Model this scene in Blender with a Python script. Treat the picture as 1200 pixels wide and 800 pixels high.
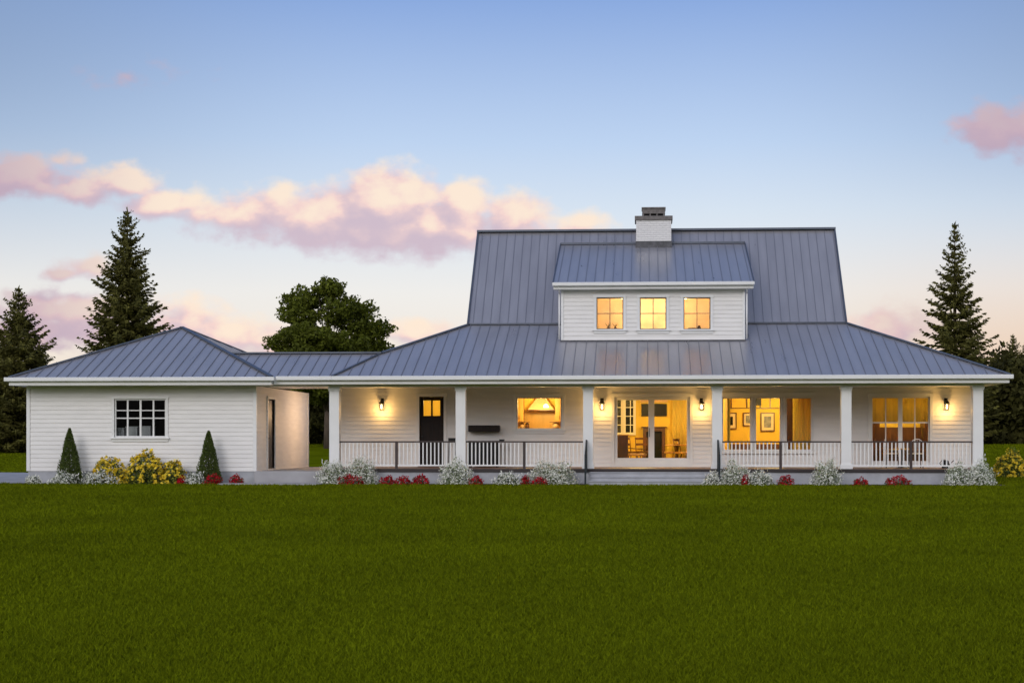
import bpy, math, random
import numpy as np
from mathutils import Vector
R = math.radians
random.seed(7); rng = np.random.default_rng(11)
S = bpy.context.scene
for o in list(bpy.data.objects): bpy.data.objects.remove(o)
COL = S.collection

# ------------------------------------------------------------------ camera
FPX, CY, CH, YAW = 1700.0, -45.6, 1.37, R(3.2)
cam = bpy.data.cameras.new('camera'); camo = bpy.data.objects.new('camera', cam); COL.objects.link(camo)
camo.location = (0, CY, CH); camo.rotation_euler = (R(90), 0, YAW)
cam.sensor_width = 36; cam.lens = FPX/1200*36; cam.shift_x = -0.05; cam.shift_y = 116/1200
cam.clip_end = 5000; S.camera = camo
S.render.resolution_x, S.render.resolution_y = 1024, 682

# ------------------------------------------------------------------ sky, sun, exposure
SUN_EL, SUN_AZ = 25.0, 200.0           # sun has almost set behind the camera, a little to the left
world = bpy.data.worlds.new('World'); S.world = world; world.use_nodes = True
def build_world():
    nt = world.node_tree; N = nt.nodes; L = nt.links; N.clear()
    def math_(t, op, a, b=None, c=None, clamp=False):
        n = t.nodes.new('ShaderNodeMath'); n.operation = op; n.use_clamp = clamp
        for i, v in enumerate((a, b, c)):
            if v is None: continue
            if isinstance(v, (int, float)): n.inputs[i].default_value = v
            else: t.links.new(v, n.inputs[i])
        return n.outputs[0]
    def vmath(t, op, a, b=None):
        n = t.nodes.new('ShaderNodeVectorMath'); n.operation = op
        for i, v in enumerate((a, b)):
            if v is None: continue
            if isinstance(v, tuple): n.inputs[i].default_value = v
            else: t.links.new(v, n.inputs[i])
        return n.outputs['Value'] if op == 'LENGTH' else n.outputs['Vector']
    def ramp(t, fac, stops):
        n = t.nodes.new('ShaderNodeValToRGB'); cr = n.color_ramp
        while len(cr.elements) < len(stops): cr.elements.new(0.5)
        for e, (p, c) in zip(cr.elements, stops): e.position = p; e.color = (*c, 1)
        t.links.new(fac, n.inputs[0]); return n.outputs[0]
    def mixc(t, f, a, b):
        n = t.nodes.new('ShaderNodeMix'); n.data_type = 'RGBA'
        for i, v in ((0, f), (6, a), (7, b)):
            if isinstance(v, (int, float)): n.inputs[i].default_value = v
            elif isinstance(v, tuple): n.inputs[i].default_value = (*v, 1)
            else: t.links.new(v, n.inputs[i])
        return n.outputs[2]
    # cloud density as a function of the direction of view (clouds at infinity, in front only)
    g = bpy.data.node_groups.new('cloud_density', 'ShaderNodeTree')
    g.interface.new_socket('P', in_out='INPUT', socket_type='NodeSocketVector')
    g.interface.new_socket('D', in_out='OUTPUT', socket_type='NodeSocketFloat')
    gi = g.nodes.new('NodeGroupInput'); go = g.nodes.new('NodeGroupOutput')
    P = gi.outputs[0]
    wn = g.nodes.new('ShaderNodeTexNoise'); wn.inputs['Scale'].default_value = 30; wn.inputs['Detail'].default_value = 4
    g.links.new(P, wn.inputs['Vector'])
    warp = vmath(g, 'MULTIPLY', vmath(g, 'SUBTRACT', wn.outputs['Color'], (.5, .5, .5)), (.022, .016, 0))
    PW = vmath(g, 'ADD', P, warp)
    blobs = [  # pixel centre, radii, weight
      (5,203,58,26,.9),(75,218,50,15,.8),(132,207,46,20,.85),(190,232,62,19,.8),(262,248,66,26,.85),(318,240,50,24,.85),
      (375,256,74,32,1),(452,236,60,38,1.1),(440,262,80,32,1),(520,262,62,32,1),(545,238,36,26,.95),(602,256,44,28,.9),
      (676,262,36,17,.72),(92,309,38,15,.66),(62,316,26,9,.6),(152,80,80,22,.36),(1178,158,62,30,.85),(56,181,30,12,.55),
      (70,362,90,24,.8),(40,384,95,24,.8),(205,372,62,26,.75),(262,388,70,24,.75),(482,382,54,17,.72),(1038,382,58,22,.72),
      (20,346,45,15,.7),(300,398,60,22,.7),(690,290,60,8,.4)]
    acc = None
    for (px, py, rx, ry, w) in blobs:
        c = ((px-755)/FPX, (516-py)/FPX, 0); ir = (FPX/rx, FPX/ry, 0)
        ln = vmath(g, 'LENGTH', vmath(g, 'MULTIPLY', vmath(g, 'SUBTRACT', PW, c), ir))
        f = math_(g, 'MULTIPLY_ADD', ln, -w*.55, w*1.0)
        acc = f if acc is None else math_(g, 'SMOOTH_MAX', acc, f, .12)
    fb = g.nodes.new('ShaderNodeTexNoise'); fb.inputs['Scale'].default_value = 42; fb.inputs['Detail'].default_value = 6; fb.inputs['Roughness'].default_value = .50
    sc = vmath(g, 'MULTIPLY', P, (1, 1.5, 1)); g.links.new(sc, fb.inputs['Vector'])
    d = math_(g, 'MULTIPLY_ADD', fb.outputs['Fac'], 0.84, -.60)
    d = math_(g, 'ADD', d, acc)
    g.links.new(d, go.inputs[0])
    tc = N.new('ShaderNodeTexCoord'); sep = N.new('ShaderNodeSeparateXYZ'); L.new(tc.outputs['Generated'], sep.inputs[0])
    x, y, z = sep.outputs
    ys = math_(nt, 'MAXIMUM', y, .05)
    cmb = N.new('ShaderNodeCombineXYZ')
    L.new(math_(nt, 'DIVIDE', x, ys), cmb.inputs[0]); L.new(math_(nt, 'DIVIDE', z, ys), cmb.inputs[1])
    def dens(off):
        n = N.new('ShaderNodeGroup'); n.node_tree = g
        L.new(vmath(nt, 'ADD', cmb.outputs[0], off), n.inputs[0]); return n.outputs[0]
    D0 = dens((0, 0, 0)); D1 = dens((.010, .014, 0))
    def smooth(v, a, b):
        n = N.new('ShaderNodeMapRange'); n.interpolation_type = 'SMOOTHSTEP'
        n.inputs[1].default_value = a; n.inputs[2].default_value = b; L.new(v, n.inputs[0]); return n.outputs[0]
    alpha = smooth(D0, .02, .42)
    front = smooth(y, .2, .5)
    alpha = math_(nt, 'MULTIPLY', alpha, front)
    lit = smooth(math_(nt, 'SUBTRACT', D0, D1), -.24, .52)
    ccol = ramp(nt, lit, [(0, (.62, .49, .58)), (.40, (.76, .57, .60)), (.66, (.93, .67, .62)), (1, (1.0, .82, .66))])
    side = math_(nt, 'MAXIMUM', smooth(math_(nt, 'ABSOLUTE', math_(nt, 'ADD', x, .10)), .20, .33), smooth(z, .20, .23))
    ccol = mixc(nt, math_(nt, 'MULTIPLY', side, .8), ccol, (.50, .36, .46))
    # clear sky: twilight gradient over the Nishita atmosphere
    sky = N.new('ShaderNodeTexSky'); sky.sky_type = 'NISHITA'; sky.sun_disc = False
    sky.sun_elevation = R(SUN_EL); sky.sun_rotation = R(SUN_AZ); sky.air_density = 1.2; sky.dust_density = 1.5; sky.ozone_density = 2
    nis = vmath(nt, 'MULTIPLY', sky.outputs[0], (.10*1.0, .10*.9, .10*1.0))
    grad = ramp(nt, z, [(0, (.98, .80, .62)), (.05, (.98, .86, .74)), (.10, (.95, .92, .88)), (.155, (.74, .83, .93)), (.20, (.55, .70, .93)),
                        (.29, (.265, .42, .78)), (.45, (.14, .27, .60)), (1, (.08, .16, .40))])
    warm = smooth(x, .02, .26); low = math_(nt, 'SUBTRACT', 1.0, smooth(z, .02, .16))
    grad = mixc(nt, math_(nt, 'MULTIPLY', math_(nt, 'MULTIPLY', warm, low), .75), grad, (.86, .55, .36))
    edge = smooth(math_(nt, 'ABSOLUTE', math_(nt, 'ADD', x, .06)), .10, .42)
    grad = mixc(nt, math_(nt, 'MULTIPLY', math_(nt, 'MULTIPLY', edge, smooth(z, .06, .26)), .62), grad, (.20, .29, .45))
    clear = mixc(nt, .16, grad, nis)
    # afterglow behind the camera
    back = smooth(math_(nt, 'MULTIPLY', y, -1), -.1, .7)
    glow = ramp(nt, z, [(0, (.05, .05, .05)), (.08, (.12, .11, .11)), (.16, (1.25, 1.22, 1.24)), (.3, (1.52, 1.52, 1.62)), (.6, (.85, .88, 1.02)), (1, (.26, .32, .46))])
    clear = mixc(nt, back, clear, glow)
    out = mixc(nt, math_(nt, 'MULTIPLY', alpha, .93), clear, ccol)
    bg = N.new('ShaderNodeBackground'); L.new(out, bg.inputs[0]); bg.inputs[1].default_value = 1.0
    wo = N.new('ShaderNodeOutputWorld'); L.new(bg.outputs[0], wo.inputs[0])
build_world()
sun = bpy.data.lights.new('sun', 'SUN'); sun.energy = .75; sun.angle = R(25); sun.color = (1, .94, .91)
suno = bpy.data.objects.new('sun', sun); COL.objects.link(suno)
az, el = R(SUN_AZ), R(SUN_EL)
suno.rotation_euler = Vector((math.sin(az)*math.cos(el), math.cos(az)*math.cos(el), math.sin(el))).to_track_quat('Z', 'Y').to_euler()
S.view_settings.view_transform = 'Standard'; S.view_settings.look = 'None'
S.view_settings.exposure = 0; S.view_settings.gamma = 1; S.view_settings.use_curve_mapping = False

# ------------------------------------------------------------------ helpers
def at(px, py, y):
    """world (x, z) on the vertical plane at depth y for a point read off the photograph (1200 wide)"""
    a = math.atan((px-660)/FPX) - YAW
    x = (y-CY)*math.tan(a)
    dep = -x*math.sin(YAW) + (y-CY)*math.cos(YAW)
    return x, CH + (516-py)*dep/FPX
def X(px, y): return at(px, 500, y)[0]
def Z(px, py, y): return at(px, py, y)[1]

class MB:
    def __init__(s): s.v = []; s.f = []; s.sm = []
    def add(s, vs, fs, smooth=False, T=None):
        o = len(s.v)
        s.v += [T(*p) if T else tuple(p) for p in vs]
        for f in fs: s.f.append([i+o for i in f]); s.sm.append(smooth)
        return s
    def box(s, x0, x1, y0, y1, z0, z1, T=None):
        if x0 > x1: x0, x1 = x1, x0
        if y0 > y1: y0, y1 = y1, y0
        vs = [(x0,y0,z0),(x1,y0,z0),(x1,y1,z0),(x0,y1,z0),(x0,y0,z1),(x1,y0,z1),(x1,y1,z1),(x0,y1,z1)]
        return s.add(vs, [(0,3,2,1),(4,5,6,7),(0,1,5,4),(1,2,6,5),(2,3,7,6),(3,0,4,7)], T=T)
    def tube(s, p0, p1, r0, r1=None, n=10, cap=True):
        if r1 is None: r1 = r0
        p0, p1 = Vector(p0), Vector(p1); d = (p1-p0).normalized()
        a = d.orthogonal().normalized(); b = d.cross(a)
        vs = []
        for p, r in ((p0, r0), (p1, r1)):
            for k in range(n):
                t = 2*math.pi*k/n; vs.append(tuple(p + (a*math.cos(t)+b*math.sin(t))*r))
        s.add(vs, [(k, (k+1) % n, n+(k+1) % n, n+k) for k in range(n)], True)
        if cap: o = len(s.v)-2*n; s.f.append([o+k for k in range(n)][::-1]); s.sm.append(False); s.f.append([o+n+k for k in range(n)]); s.sm.append(False)
        return s
    def lathe(s, c, prof, n=14):
        vs = []; fs = []
        for (r, z) in prof:
            for k in range(n):
                t = 2*math.pi*k/n; vs.append((c[0]+r*math.cos(t), c[1]+r*math.sin(t), c[2]+z))
        for i in range(len(prof)-1):
            for k in range(n): fs.append((i*n+k, i*n+(k+1) % n, (i+1)*n+(k+1) % n, (i+1)*n+k))
        return s.add(vs, fs, True)
    def bar(s, p0, p1, w, h, up=(0,0,1)):
        p0, p1, up = Vector(p0), Vector(p1), Vector(up); d = (p1-p0).normalized()
        side = d.cross(up).normalized(); u = side.cross(d).normalized(); vs = []
        for p in (p0, p1):
            for a, b in ((-1,-1),(1,-1),(1,1),(-1,1)): vs.append(tuple(p + side*(a*w/2) + u*(b*h/2)))
        return s.add(vs, [(0,3,2,1),(4,5,6,7),(0,1,5,4),(1,2,6,5),(2,3,7,6),(3,0,4,7)])
    def slab(s, poly, th):
        """polygon (3D, any winding) thickened downwards by th"""
        n = len(poly); a = Vector(poly[0]); nr = Vector((0,0,0))
        for i in range(n):
            p, q = Vector(poly[i])-a, Vector(poly[(i+1) % n])-a; nr += p.cross(q)
        if nr.z < 0: poly = poly[::-1]
        vs = list(poly) + [(p[0], p[1], p[2]-th) for p in poly]
        fs = [tuple(range(n)), tuple(range(2*n-1, n-1, -1))] + [((i+1) % n, i, n+i, n+(i+1) % n) for i in range(n)]
        return s.add(vs, fs)
    def mesh(s, name, mat, bevel=0):
        m = bpy.data.meshes.new(name); m.from_pydata(s.v, [], s.f); m.polygons.foreach_set('use_smooth', s.sm)
        m.materials.append(mat); m.update(); return m
    def merge(s, other):
        s.mi = [0]*len(s.f) + [1]*len(other.f); o = len(s.v); s.v += other.v
        for f, k in zip(other.f, other.sm): s.f.append([i+o for i in f]); s.sm.append(k)
        return s
    def build(s, name, mat, parent=None, bevel=0, loc=None, mat2=None):
        m = s.mesh(name, mat)
        if mat2: m.materials.append(mat2); m.polygons.foreach_set('material_index', s.mi)
        o = bpy.data.objects.new(name, m); COL.objects.link(o)
        if loc: o.location = loc
        if parent: link(o, parent)
        if bevel:
            b = o.modifiers.new('bevel', 'BEVEL'); b.width = bevel; b.segments = 2; b.limit_method = 'ANGLE'
        return o
def wpos(o):
    v = Vector(o.location)
    if o.parent and not o.get('_loc'): v += wpos(o.parent)
    return v
def link(o, parent, local=False):
    o.parent = parent
    if not local: o.location = Vector(o.location) - wpos(parent)     # meshes in world coordinates
def tag(o, label=None, cat=None, group=None, kind=None):
    for k, v in (('label', label), ('category', cat), ('group', group), ('kind', kind)):
        if v: o[k] = v
    return o
def thing(name, loc, label, cat, group=None, rz=0):
    o = bpy.data.objects.new(name, None); COL.objects.link(o); o.location = loc; o.rotation_euler = (0, 0, rz)
    o.empty_display_size = .1
    return tag(o, label, cat, group)
def lpart(mb, name, mat, parent, bevel=0):
    """part whose mesh is in its thing's own coordinates"""
    o = bpy.data.objects.new(name, mb.mesh(name, mat)); COL.objects.link(o); o.parent = parent
    if bevel:
        b = o.modifiers.new('bevel', 'BEVEL'); b.width = bevel; b.segments = 2; b.limit_method = 'ANGLE'
    return o
def copy_tree(o, parent=None):
    c = o.copy(); COL.objects.link(c); c.parent = parent
    for ch in list(o.children): copy_tree(ch, c)
    return c

# ------------------------------------------------------------------ materials
def mat(name, col, rough=.6, metal=0, var=0, vscale=3, bump=0, bscale=40, spec=.5, stretch=(1,1,1), emit=None, estr=0, island=0, trans=0, col2=None, detail=5):
    m = bpy.data.materials.new(name); m.use_nodes = True; nt = m.node_tree; N = nt.nodes; L = nt.links
    b = N['Principled BSDF']; b.inputs['Base Color'].default_value = (*col, 1); b.inputs['Roughness'].default_value = rough
    b.inputs['Metallic'].default_value = metal; b.inputs['Specular IOR Level'].default_value = spec
    tc = N.new('ShaderNodeTexCoord'); mp = N.new('ShaderNodeMapping'); mp.inputs['Scale'].default_value = stretch
    L.new(tc.outputs['Object'], mp.inputs['Vector'])
    src = None
    if var or col2:
        n = N.new('ShaderNodeTexNoise'); n.inputs['Scale'].default_value = vscale; n.inputs['Detail'].default_value = detail
        L.new(mp.outputs[0], n.inputs['Vector'])
        r = N.new('ShaderNodeValToRGB'); r.color_ramp.elements[0].position = .32; r.color_ramp.elements[1].position = .68
        c2 = col2 or tuple(min(1, c*(1+var)) for c in col)
        c1 = col if col2 else tuple(c*(1-var) for c in col)
        r.color_ramp.elements[0].color = (*c1, 1); r.color_ramp.elements[1].color = (*c2, 1)
        L.new(n.outputs['Fac'], r.inputs[0]); src = r.outputs[0]
        rr = N.new('ShaderNodeMapRange'); rr.inputs[3].default_value = max(.03, rough-.08); rr.inputs[4].default_value = min(1, rough+.1)
        L.new(n.outputs['Fac'], rr.inputs[0]); L.new(rr.outputs[0], b.inputs['Roughness'])
    if island:
        g = N.new('ShaderNodeNewGeometry'); h = N.new('ShaderNodeHueSaturation')
        mr = N.new('ShaderNodeMapRange'); mr.inputs[3].default_value = 1-island; mr.inputs[4].default_value = 1+island
        L.new(g.outputs['Random Per Island'], mr.inputs[0]); L.new(mr.outputs[0], h.inputs['Value'])
        if src: L.new(src, h.inputs['Color'])
        else: h.inputs['Color'].default_value = (*col, 1)
        src = h.outputs[0]
    if src: L.new(src, b.inputs['Base Color'])
    if bump:
        n = N.new('ShaderNodeTexNoise'); n.inputs['Scale'].default_value = bscale; n.inputs['Detail'].default_value = 6
        L.new(mp.outputs[0], n.inputs['Vector'])
        bp = N.new('ShaderNodeBump'); bp.inputs['Strength'].default_value = bump; bp.inputs['Distance'].default_value = .01
        L.new(n.outputs['Fac'], bp.inputs['Height']); L.new(bp.outputs[0], b.inputs['Normal'])
    if emit: b.inputs['Emission Color'].default_value = (*emit, 1); b.inputs['Emission Strength'].default_value = estr
    if trans:
        t = N.new('ShaderNodeBsdfTranslucent'); mx = N.new('ShaderNodeMixShader'); mx.inputs[0].default_value = trans
        if src: L.new(src, t.inputs[0])
        else: t.inputs[0].default_value = (*col, 1)
        L.new(b.outputs[0], mx.inputs[1]); L.new(t.outputs[0], mx.inputs[2]); L.new(mx.outputs[0], N['Material Output'].inputs[0])
    return m
def glass_mat():
    m = bpy.data.materials.new('window_glass'); m.use_nodes = True; nt = m.node_tree; N = nt.nodes; L = nt.links; N.clear()
    o = N.new('ShaderNodeOutputMaterial'); t = N.new('ShaderNodeBsdfTransparent'); g = N.new('ShaderNodeBsdfGlossy'); g.inputs['Roughness'].default_value = .02
    t.inputs[0].default_value = (.93, .95, .94, 1)
    f = N.new('ShaderNodeFresnel'); f.inputs[0].default_value = 1.4
    mx = N.new('ShaderNodeMixShader'); L.new(f.outputs[0], mx.inputs[0]); L.new(t.outputs[0], mx.inputs[1]); L.new(g.outputs[0], mx.inputs[2]); L.new(mx.outputs[0], o.inputs[0])
    return m
M = dict(
 siding=mat('white_lap_siding', (.80,.785,.765), .55, var=.05, vscale=1.3, bump=.15, bscale=9, stretch=(1,1,6)),
 trim=mat('white_trim_paint', (.80,.80,.79), .45, var=.03, vscale=2),
 roof=mat('blue_grey_metal_roof', (.375,.37,.40), .30, metal=.40, var=.07, vscale=1.6, bump=.02, bscale=2, stretch=(2.2,.35,.35)),
 seam=mat('roof_seams', (.23,.24,.28), .5, metal=.3),
 roofcap=mat('grey_metal_flashing', (.11,.125,.16), .42, metal=.5, var=.12, vscale=2),
 darkflash=mat('weathered_flashing', (.10,.10,.11), .6, metal=.3, var=.3, vscale=8),
 rail=mat('dark_brown_rail_paint', (.045,.030,.028), .45, var=.15, vscale=4),
 deck=mat('brown_porch_boards', (.24,.15,.12), .5, var=.2, vscale=3, stretch=(1,.2,1)),
 dkfascia=mat('dark_brown_fascia', (.028,.020,.020), .6, var=.2, vscale=4),
 stone=mat('grey_foundation_concrete', (.40,.41,.44), .85, var=.12, spec=.2, vscale=3, bump=.3, bscale=30),
 slab=mat('grey_concrete_paving', (.38,.375,.385), .9, spec=.0, var=.14, vscale=1.2, bump=.25, bscale=20),
 soil=mat('dark_bed_soil', (.04,.028,.02), .95, var=.3, vscale=9, bump=.6, bscale=30),
 black=mat('black_metal', (.012,.012,.013), .5, spec=.25, bump=.1, bscale=30),
 iron=mat('dark_blue_iron', (.02,.028,.034), .45, metal=.4),
 door=mat('black_door_paint', (.014,.008,.006), .4, spec=.2, var=.15, vscale=5),
 glass=glass_mat(),
 room=mat('warm_yellow_wall_paint', (.80,.55,.07), .7, var=.04, vscale=2),
 roomwhite=mat('cream_ceiling_paint', (.78,.58,.26), .7, var=.03),
 woodfloor=mat('oak_floorboards', (.26,.13,.05), .35, var=.25, vscale=4, stretch=(1,.15,1)),
 wood=mat('brown_furniture_wood', (.10,.040,.018), .35, var=.3, vscale=6, stretch=(1,1,.2)),
 honey=mat('honey_wood_cabinets', (.55,.30,.07), .4, var=.12, vscale=5, stretch=(1,1,.2)),
 cream=mat('cream_upholstery', (.55,.36,.20), .85, var=.08, vscale=12, bump=.2, bscale=80),
 brick=None,
 capstone=mat('grey_chimney_stone', (.17,.155,.15), .85, var=.25, vscale=10, bump=.5, bscale=25),
 curtain=mat('mustard_curtain_cloth', (.86,.72,.20), .85, var=.06, vscale=6, stretch=(6,1,.2), trans=.55),
 blind=mat('peach_window_blind', (.90,.72,.50), .8, var=.05, vscale=3, trans=.75),
 sheer=mat('yellow_sheer_blind', (.90,.80,.60), .8, var=.08, vscale=3, trans=.85),
 sash=mat('taupe_sash_paint', (.22,.17,.12), .5, var=.1),
 amber=mat('lit_lamp_glass', (1,.75,.35), .3, emit=(1,.70,.28), estr=14),
 ceil=mat('lit_ceiling_diffuser', (1,.9,.7), .4, emit=(1,.78,.42), estr=6),
 screen=mat('black_screen', (.008,.007,.007), .45, spec=.2),
 print=mat('framed_print_paper', (.10,.12,.16), .5, col2=(.35,.33,.34), vscale=7),
 matboard=mat('cream_mat_board', (.75,.62,.42), .8),
 greydoor=mat('charcoal_side_door', (.020,.013,.010), .4, var=.1),
 boxes=mat('grey_cardboard', (.42,.42,.44), .8, var=.1, vscale=2),
)
def brick_mat():
    m = mat('white_painted_brick', (.74,.73,.72), .65); nt = m.node_tree; N = nt.nodes; L = nt.links
    b = N['Principled BSDF']; br = N.new('ShaderNodeTexBrick'); tc = N.new('ShaderNodeTexCoord')
    mp = N.new('ShaderNodeMapping'); mp.inputs['Rotation'].default_value = (R(90), 0, 0); L.new(tc.outputs['Object'], mp.inputs[0]); L.new(mp.outputs[0], br.inputs['Vector'])
    br.inputs['Scale'].default_value = 1; br.inputs['Brick Width'].default_value = .22; br.inputs['Row Height'].default_value = .078; br.inputs['Mortar Size'].default_value = .01
    br.inputs['Color1'].default_value = (.82,.81,.80,1); br.inputs['Color2'].default_value = (.78,.77,.77,1); br.inputs['Mortar'].default_value = (.72,.71,.71,1)
    L.new(br.outputs['Color'], b.inputs['Base Color']); bp = N.new('ShaderNodeBump'); bp.inputs['Distance'].default_value = .01; bp.invert = True
    L.new(br.outputs['Fac'], bp.inputs['Height']); L.new(bp.outputs[0], b.inputs['Normal']); return m
M['brick'] = brick_mat()
G_COL = (.122, .150, .003)
M['lawn'] = mat('lawn_ground', (.108,.132,.003), 1, var=.22, vscale=.55, bump=.8, bscale=60, spec=.0, detail=10)
M['blade'] = mat('grass_blades', G_COL, .8, island=.38, var=.14, vscale=.30, spec=.03, trans=.15, detail=8)
M['spruce'] = mat('spruce_needles', (.115,.108,.024), .8, island=.35, var=.25, vscale=.8, spec=.2, trans=.12)
M['leaf'] = mat('broad_leaves', (.12,.14,.014), .65, island=.45, var=.3, vscale=.5, spec=.2, trans=.38)
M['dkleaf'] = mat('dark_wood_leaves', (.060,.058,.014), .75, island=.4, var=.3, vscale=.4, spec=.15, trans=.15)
M['bark'] = mat('bark', (.09,.065,.045), .9, var=.3, vscale=6, bump=.5, bscale=20, stretch=(1,1,.3))
M['shrub'] = mat('shrub_leaves', (.08,.12,.035), .6, island=.4, spec=.3, trans=.25)
M['silver'] = mat('silvery_leaves', (.24,.30,.15), .7, island=.35, spec=.3, trans=.25)
M['cone'] = mat('conifer_shrub_leaves', (.095,.130,.030), .7, island=.45, spec=.2, trans=.2)
M['white_f'] = mat('white_petals', (.86,.86,.78), .7, island=.12, trans=.2, spec=.2)
M['yellow_f'] = mat('yellow_petals', (.90,.68,.04), .6, island=.30, trans=.3)
M['yellow_l'] = mat('yellow_green_leaves', (.32,.32,.03), .6, island=.4, trans=.3)
M['red_f'] = mat('red_petals', (.42,.008,.02), .7, island=.4, trans=.2, spec=.1)

# ------------------------------------------------------------------ ground, paving
def sm(v, a, b):
    t = np.clip((v-a)/(b-a), 0, 1); return t*t*(3-2*t)
def gh(x, y):
    return sm(y, 20, 48)*(1.12 - .52*sm(-x, 24, 40)) + 0*x
def terrain():
    xs = np.concatenate([[-900,-500,-300,-180,-120,-90], np.arange(-70, 71, 3.5), [90,120,180,300,500,900]])
    ys = np.concatenate([[-300,-150,-90,-60], np.arange(-48, 80, 4), [100,130,180,260,400,700,1200]])
    XX, YY = np.meshgrid(xs, ys); ZZ = gh(XX, YY)
    v = np.stack([XX, YY, ZZ], -1).reshape(-1, 3); nx = len(xs)
    f = [(j*nx+i, j*nx+i+1, (j+1)*nx+i+1, (j+1)*nx+i) for j in range(len(ys)-1) for i in range(nx-1)]
    m = bpy.data.meshes.new('lawn'); m.from_pydata(v.tolist(), [], f); m.materials.append(M['lawn'])
    for p in m.polygons: p.use_smooth = True
    o = bpy.data.objects.new('lawn', m); COL.objects.link(o); tag(o, kind='structure')
terrain()
YE, ZE, PIT = -.60, 3.37, .44          # eave line of the big roof
FL, YW = .49, 2.9                       # porch floor level, porch wall
GX0, GX1 = X(32, 0), X(300, 0)          # garage wall corners
GD = 7.2
CX1 = X(393, 0); COLS = [X(p, 0) for p in (392.6, 540.3, 689.3, 840.2, 991.2, 1145.2)]
PX0, PX1 = COLS[0]-.28, COLS[5]+.28
HX0, HX1 = X(391, YW), X(1146.5, YW)
mb = MB(); mb.add([(-30,-.35,.012),(GX0-.02,-.35,.012),(GX0-.02,13,.012),(-40,18,.012),(-40,-.35,.012)], [(0,1,2,3,4)])
tag(mb.build('driveway', M['slab']), kind='structure')
mb = MB(); mb.box(GX1-.75, PX0+.1, -1.7, -.25, 0, .05).box(GX1+.004, PX0-.004, -.25, 7.2, 0, .40)
tag(mb.build('path', M['slab'], bevel=.012), kind='structure')
mb = MB(); mb.add([(GX0-.3,-1.15,.014),(GX1-.76,-1.15,.014),(GX1-.76,0,.014),(GX0-.3,0,.014)], [(0,1,2,3)])
mb.add([(PX0+.1,-1.2,.014),(COLS[2],-1.2,.014),(COLS[2],0,.014),(PX0+.1,0,.014)], [(0,1,2,3)])
mb.add([(COLS[3],-1.2,.014),(PX1+.5,-1.2,.014),(PX1+.5,0,.014),(COLS[3],0,.014)], [(0,1,2,3)])
tag(mb.build('flower_bed_ground', M['soil']), kind='structure')

# ------------------------------------------------------------------ wall tools
def wall(core, boards, x0, x1, z0, z1, yf, th, ops, T=None, row=.14):
    """core = wall body with openings, boards = lap siding in front of it, facing -y (or through T)"""
    xs = sorted({x0, x1, *[v for o in ops for v in o[:2]]}); zs = sorted({z0, z1, *[v for o in ops for v in o[2:4]]})
    xs = [v for v in xs if x0 <= v <= x1]; zs = [v for v in zs if z0 <= v <= z1]
    inside = lambda x, z: any(o[0] < x < o[1] and o[2] < z < o[3] for o in ops)
    for i in range(len(xs)-1):
        for j in range(len(zs)-1):
            if not inside((xs[i]+xs[i+1])/2, (zs[j]+zs[j+1])/2):
                core.box(xs[i], xs[i+1], yf+.03, yf+th, zs[j], zs[j+1], T)
    z = z0
    while z < z1-.005:
        zt = min(z+row, z1)
        br = sorted({z, zt, *[v for o in ops for v in o[2:4] if z < v < zt]})
        for a, b in zip(br, br[1:]):
            i = 0
            while i < len(xs)-1:
                if inside((xs[i]+xs[i+1])/2, (a+b)/2): i += 1; continue
                k = i
                while k+1 < len(xs)-1 and not inside((xs[k+1]+xs[k+2])/2, (a+b)/2): k += 1
                ya = yf + 0.017*(a-z)/row; yb = yf + 0.017*(b-z)/row
                u0, u1 = xs[i], xs[k+1]
                vs = [(u0,ya,a),(u1,ya,a),(u1,yf+.03,a),(u0,yf+.03,a),(u0,yb,b),(u1,yb,b),(u1,yf+.03,b),(u0,yf+.03,b)]
                boards.add(vs, [(0,3,2,1),(4,5,6,7),(0,1,5,4),(1,2,6,5),(3,0,4,7)], T=T)
                i = k+1
        z = zt
def siding(parent, name, x0, x1, z0, z1, yf, th, ops, T=None):
    b = MB(); wall(b, b, x0, x1, z0, z1, yf, th, ops, T); return b.build(name, M['siding'], parent)
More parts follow.
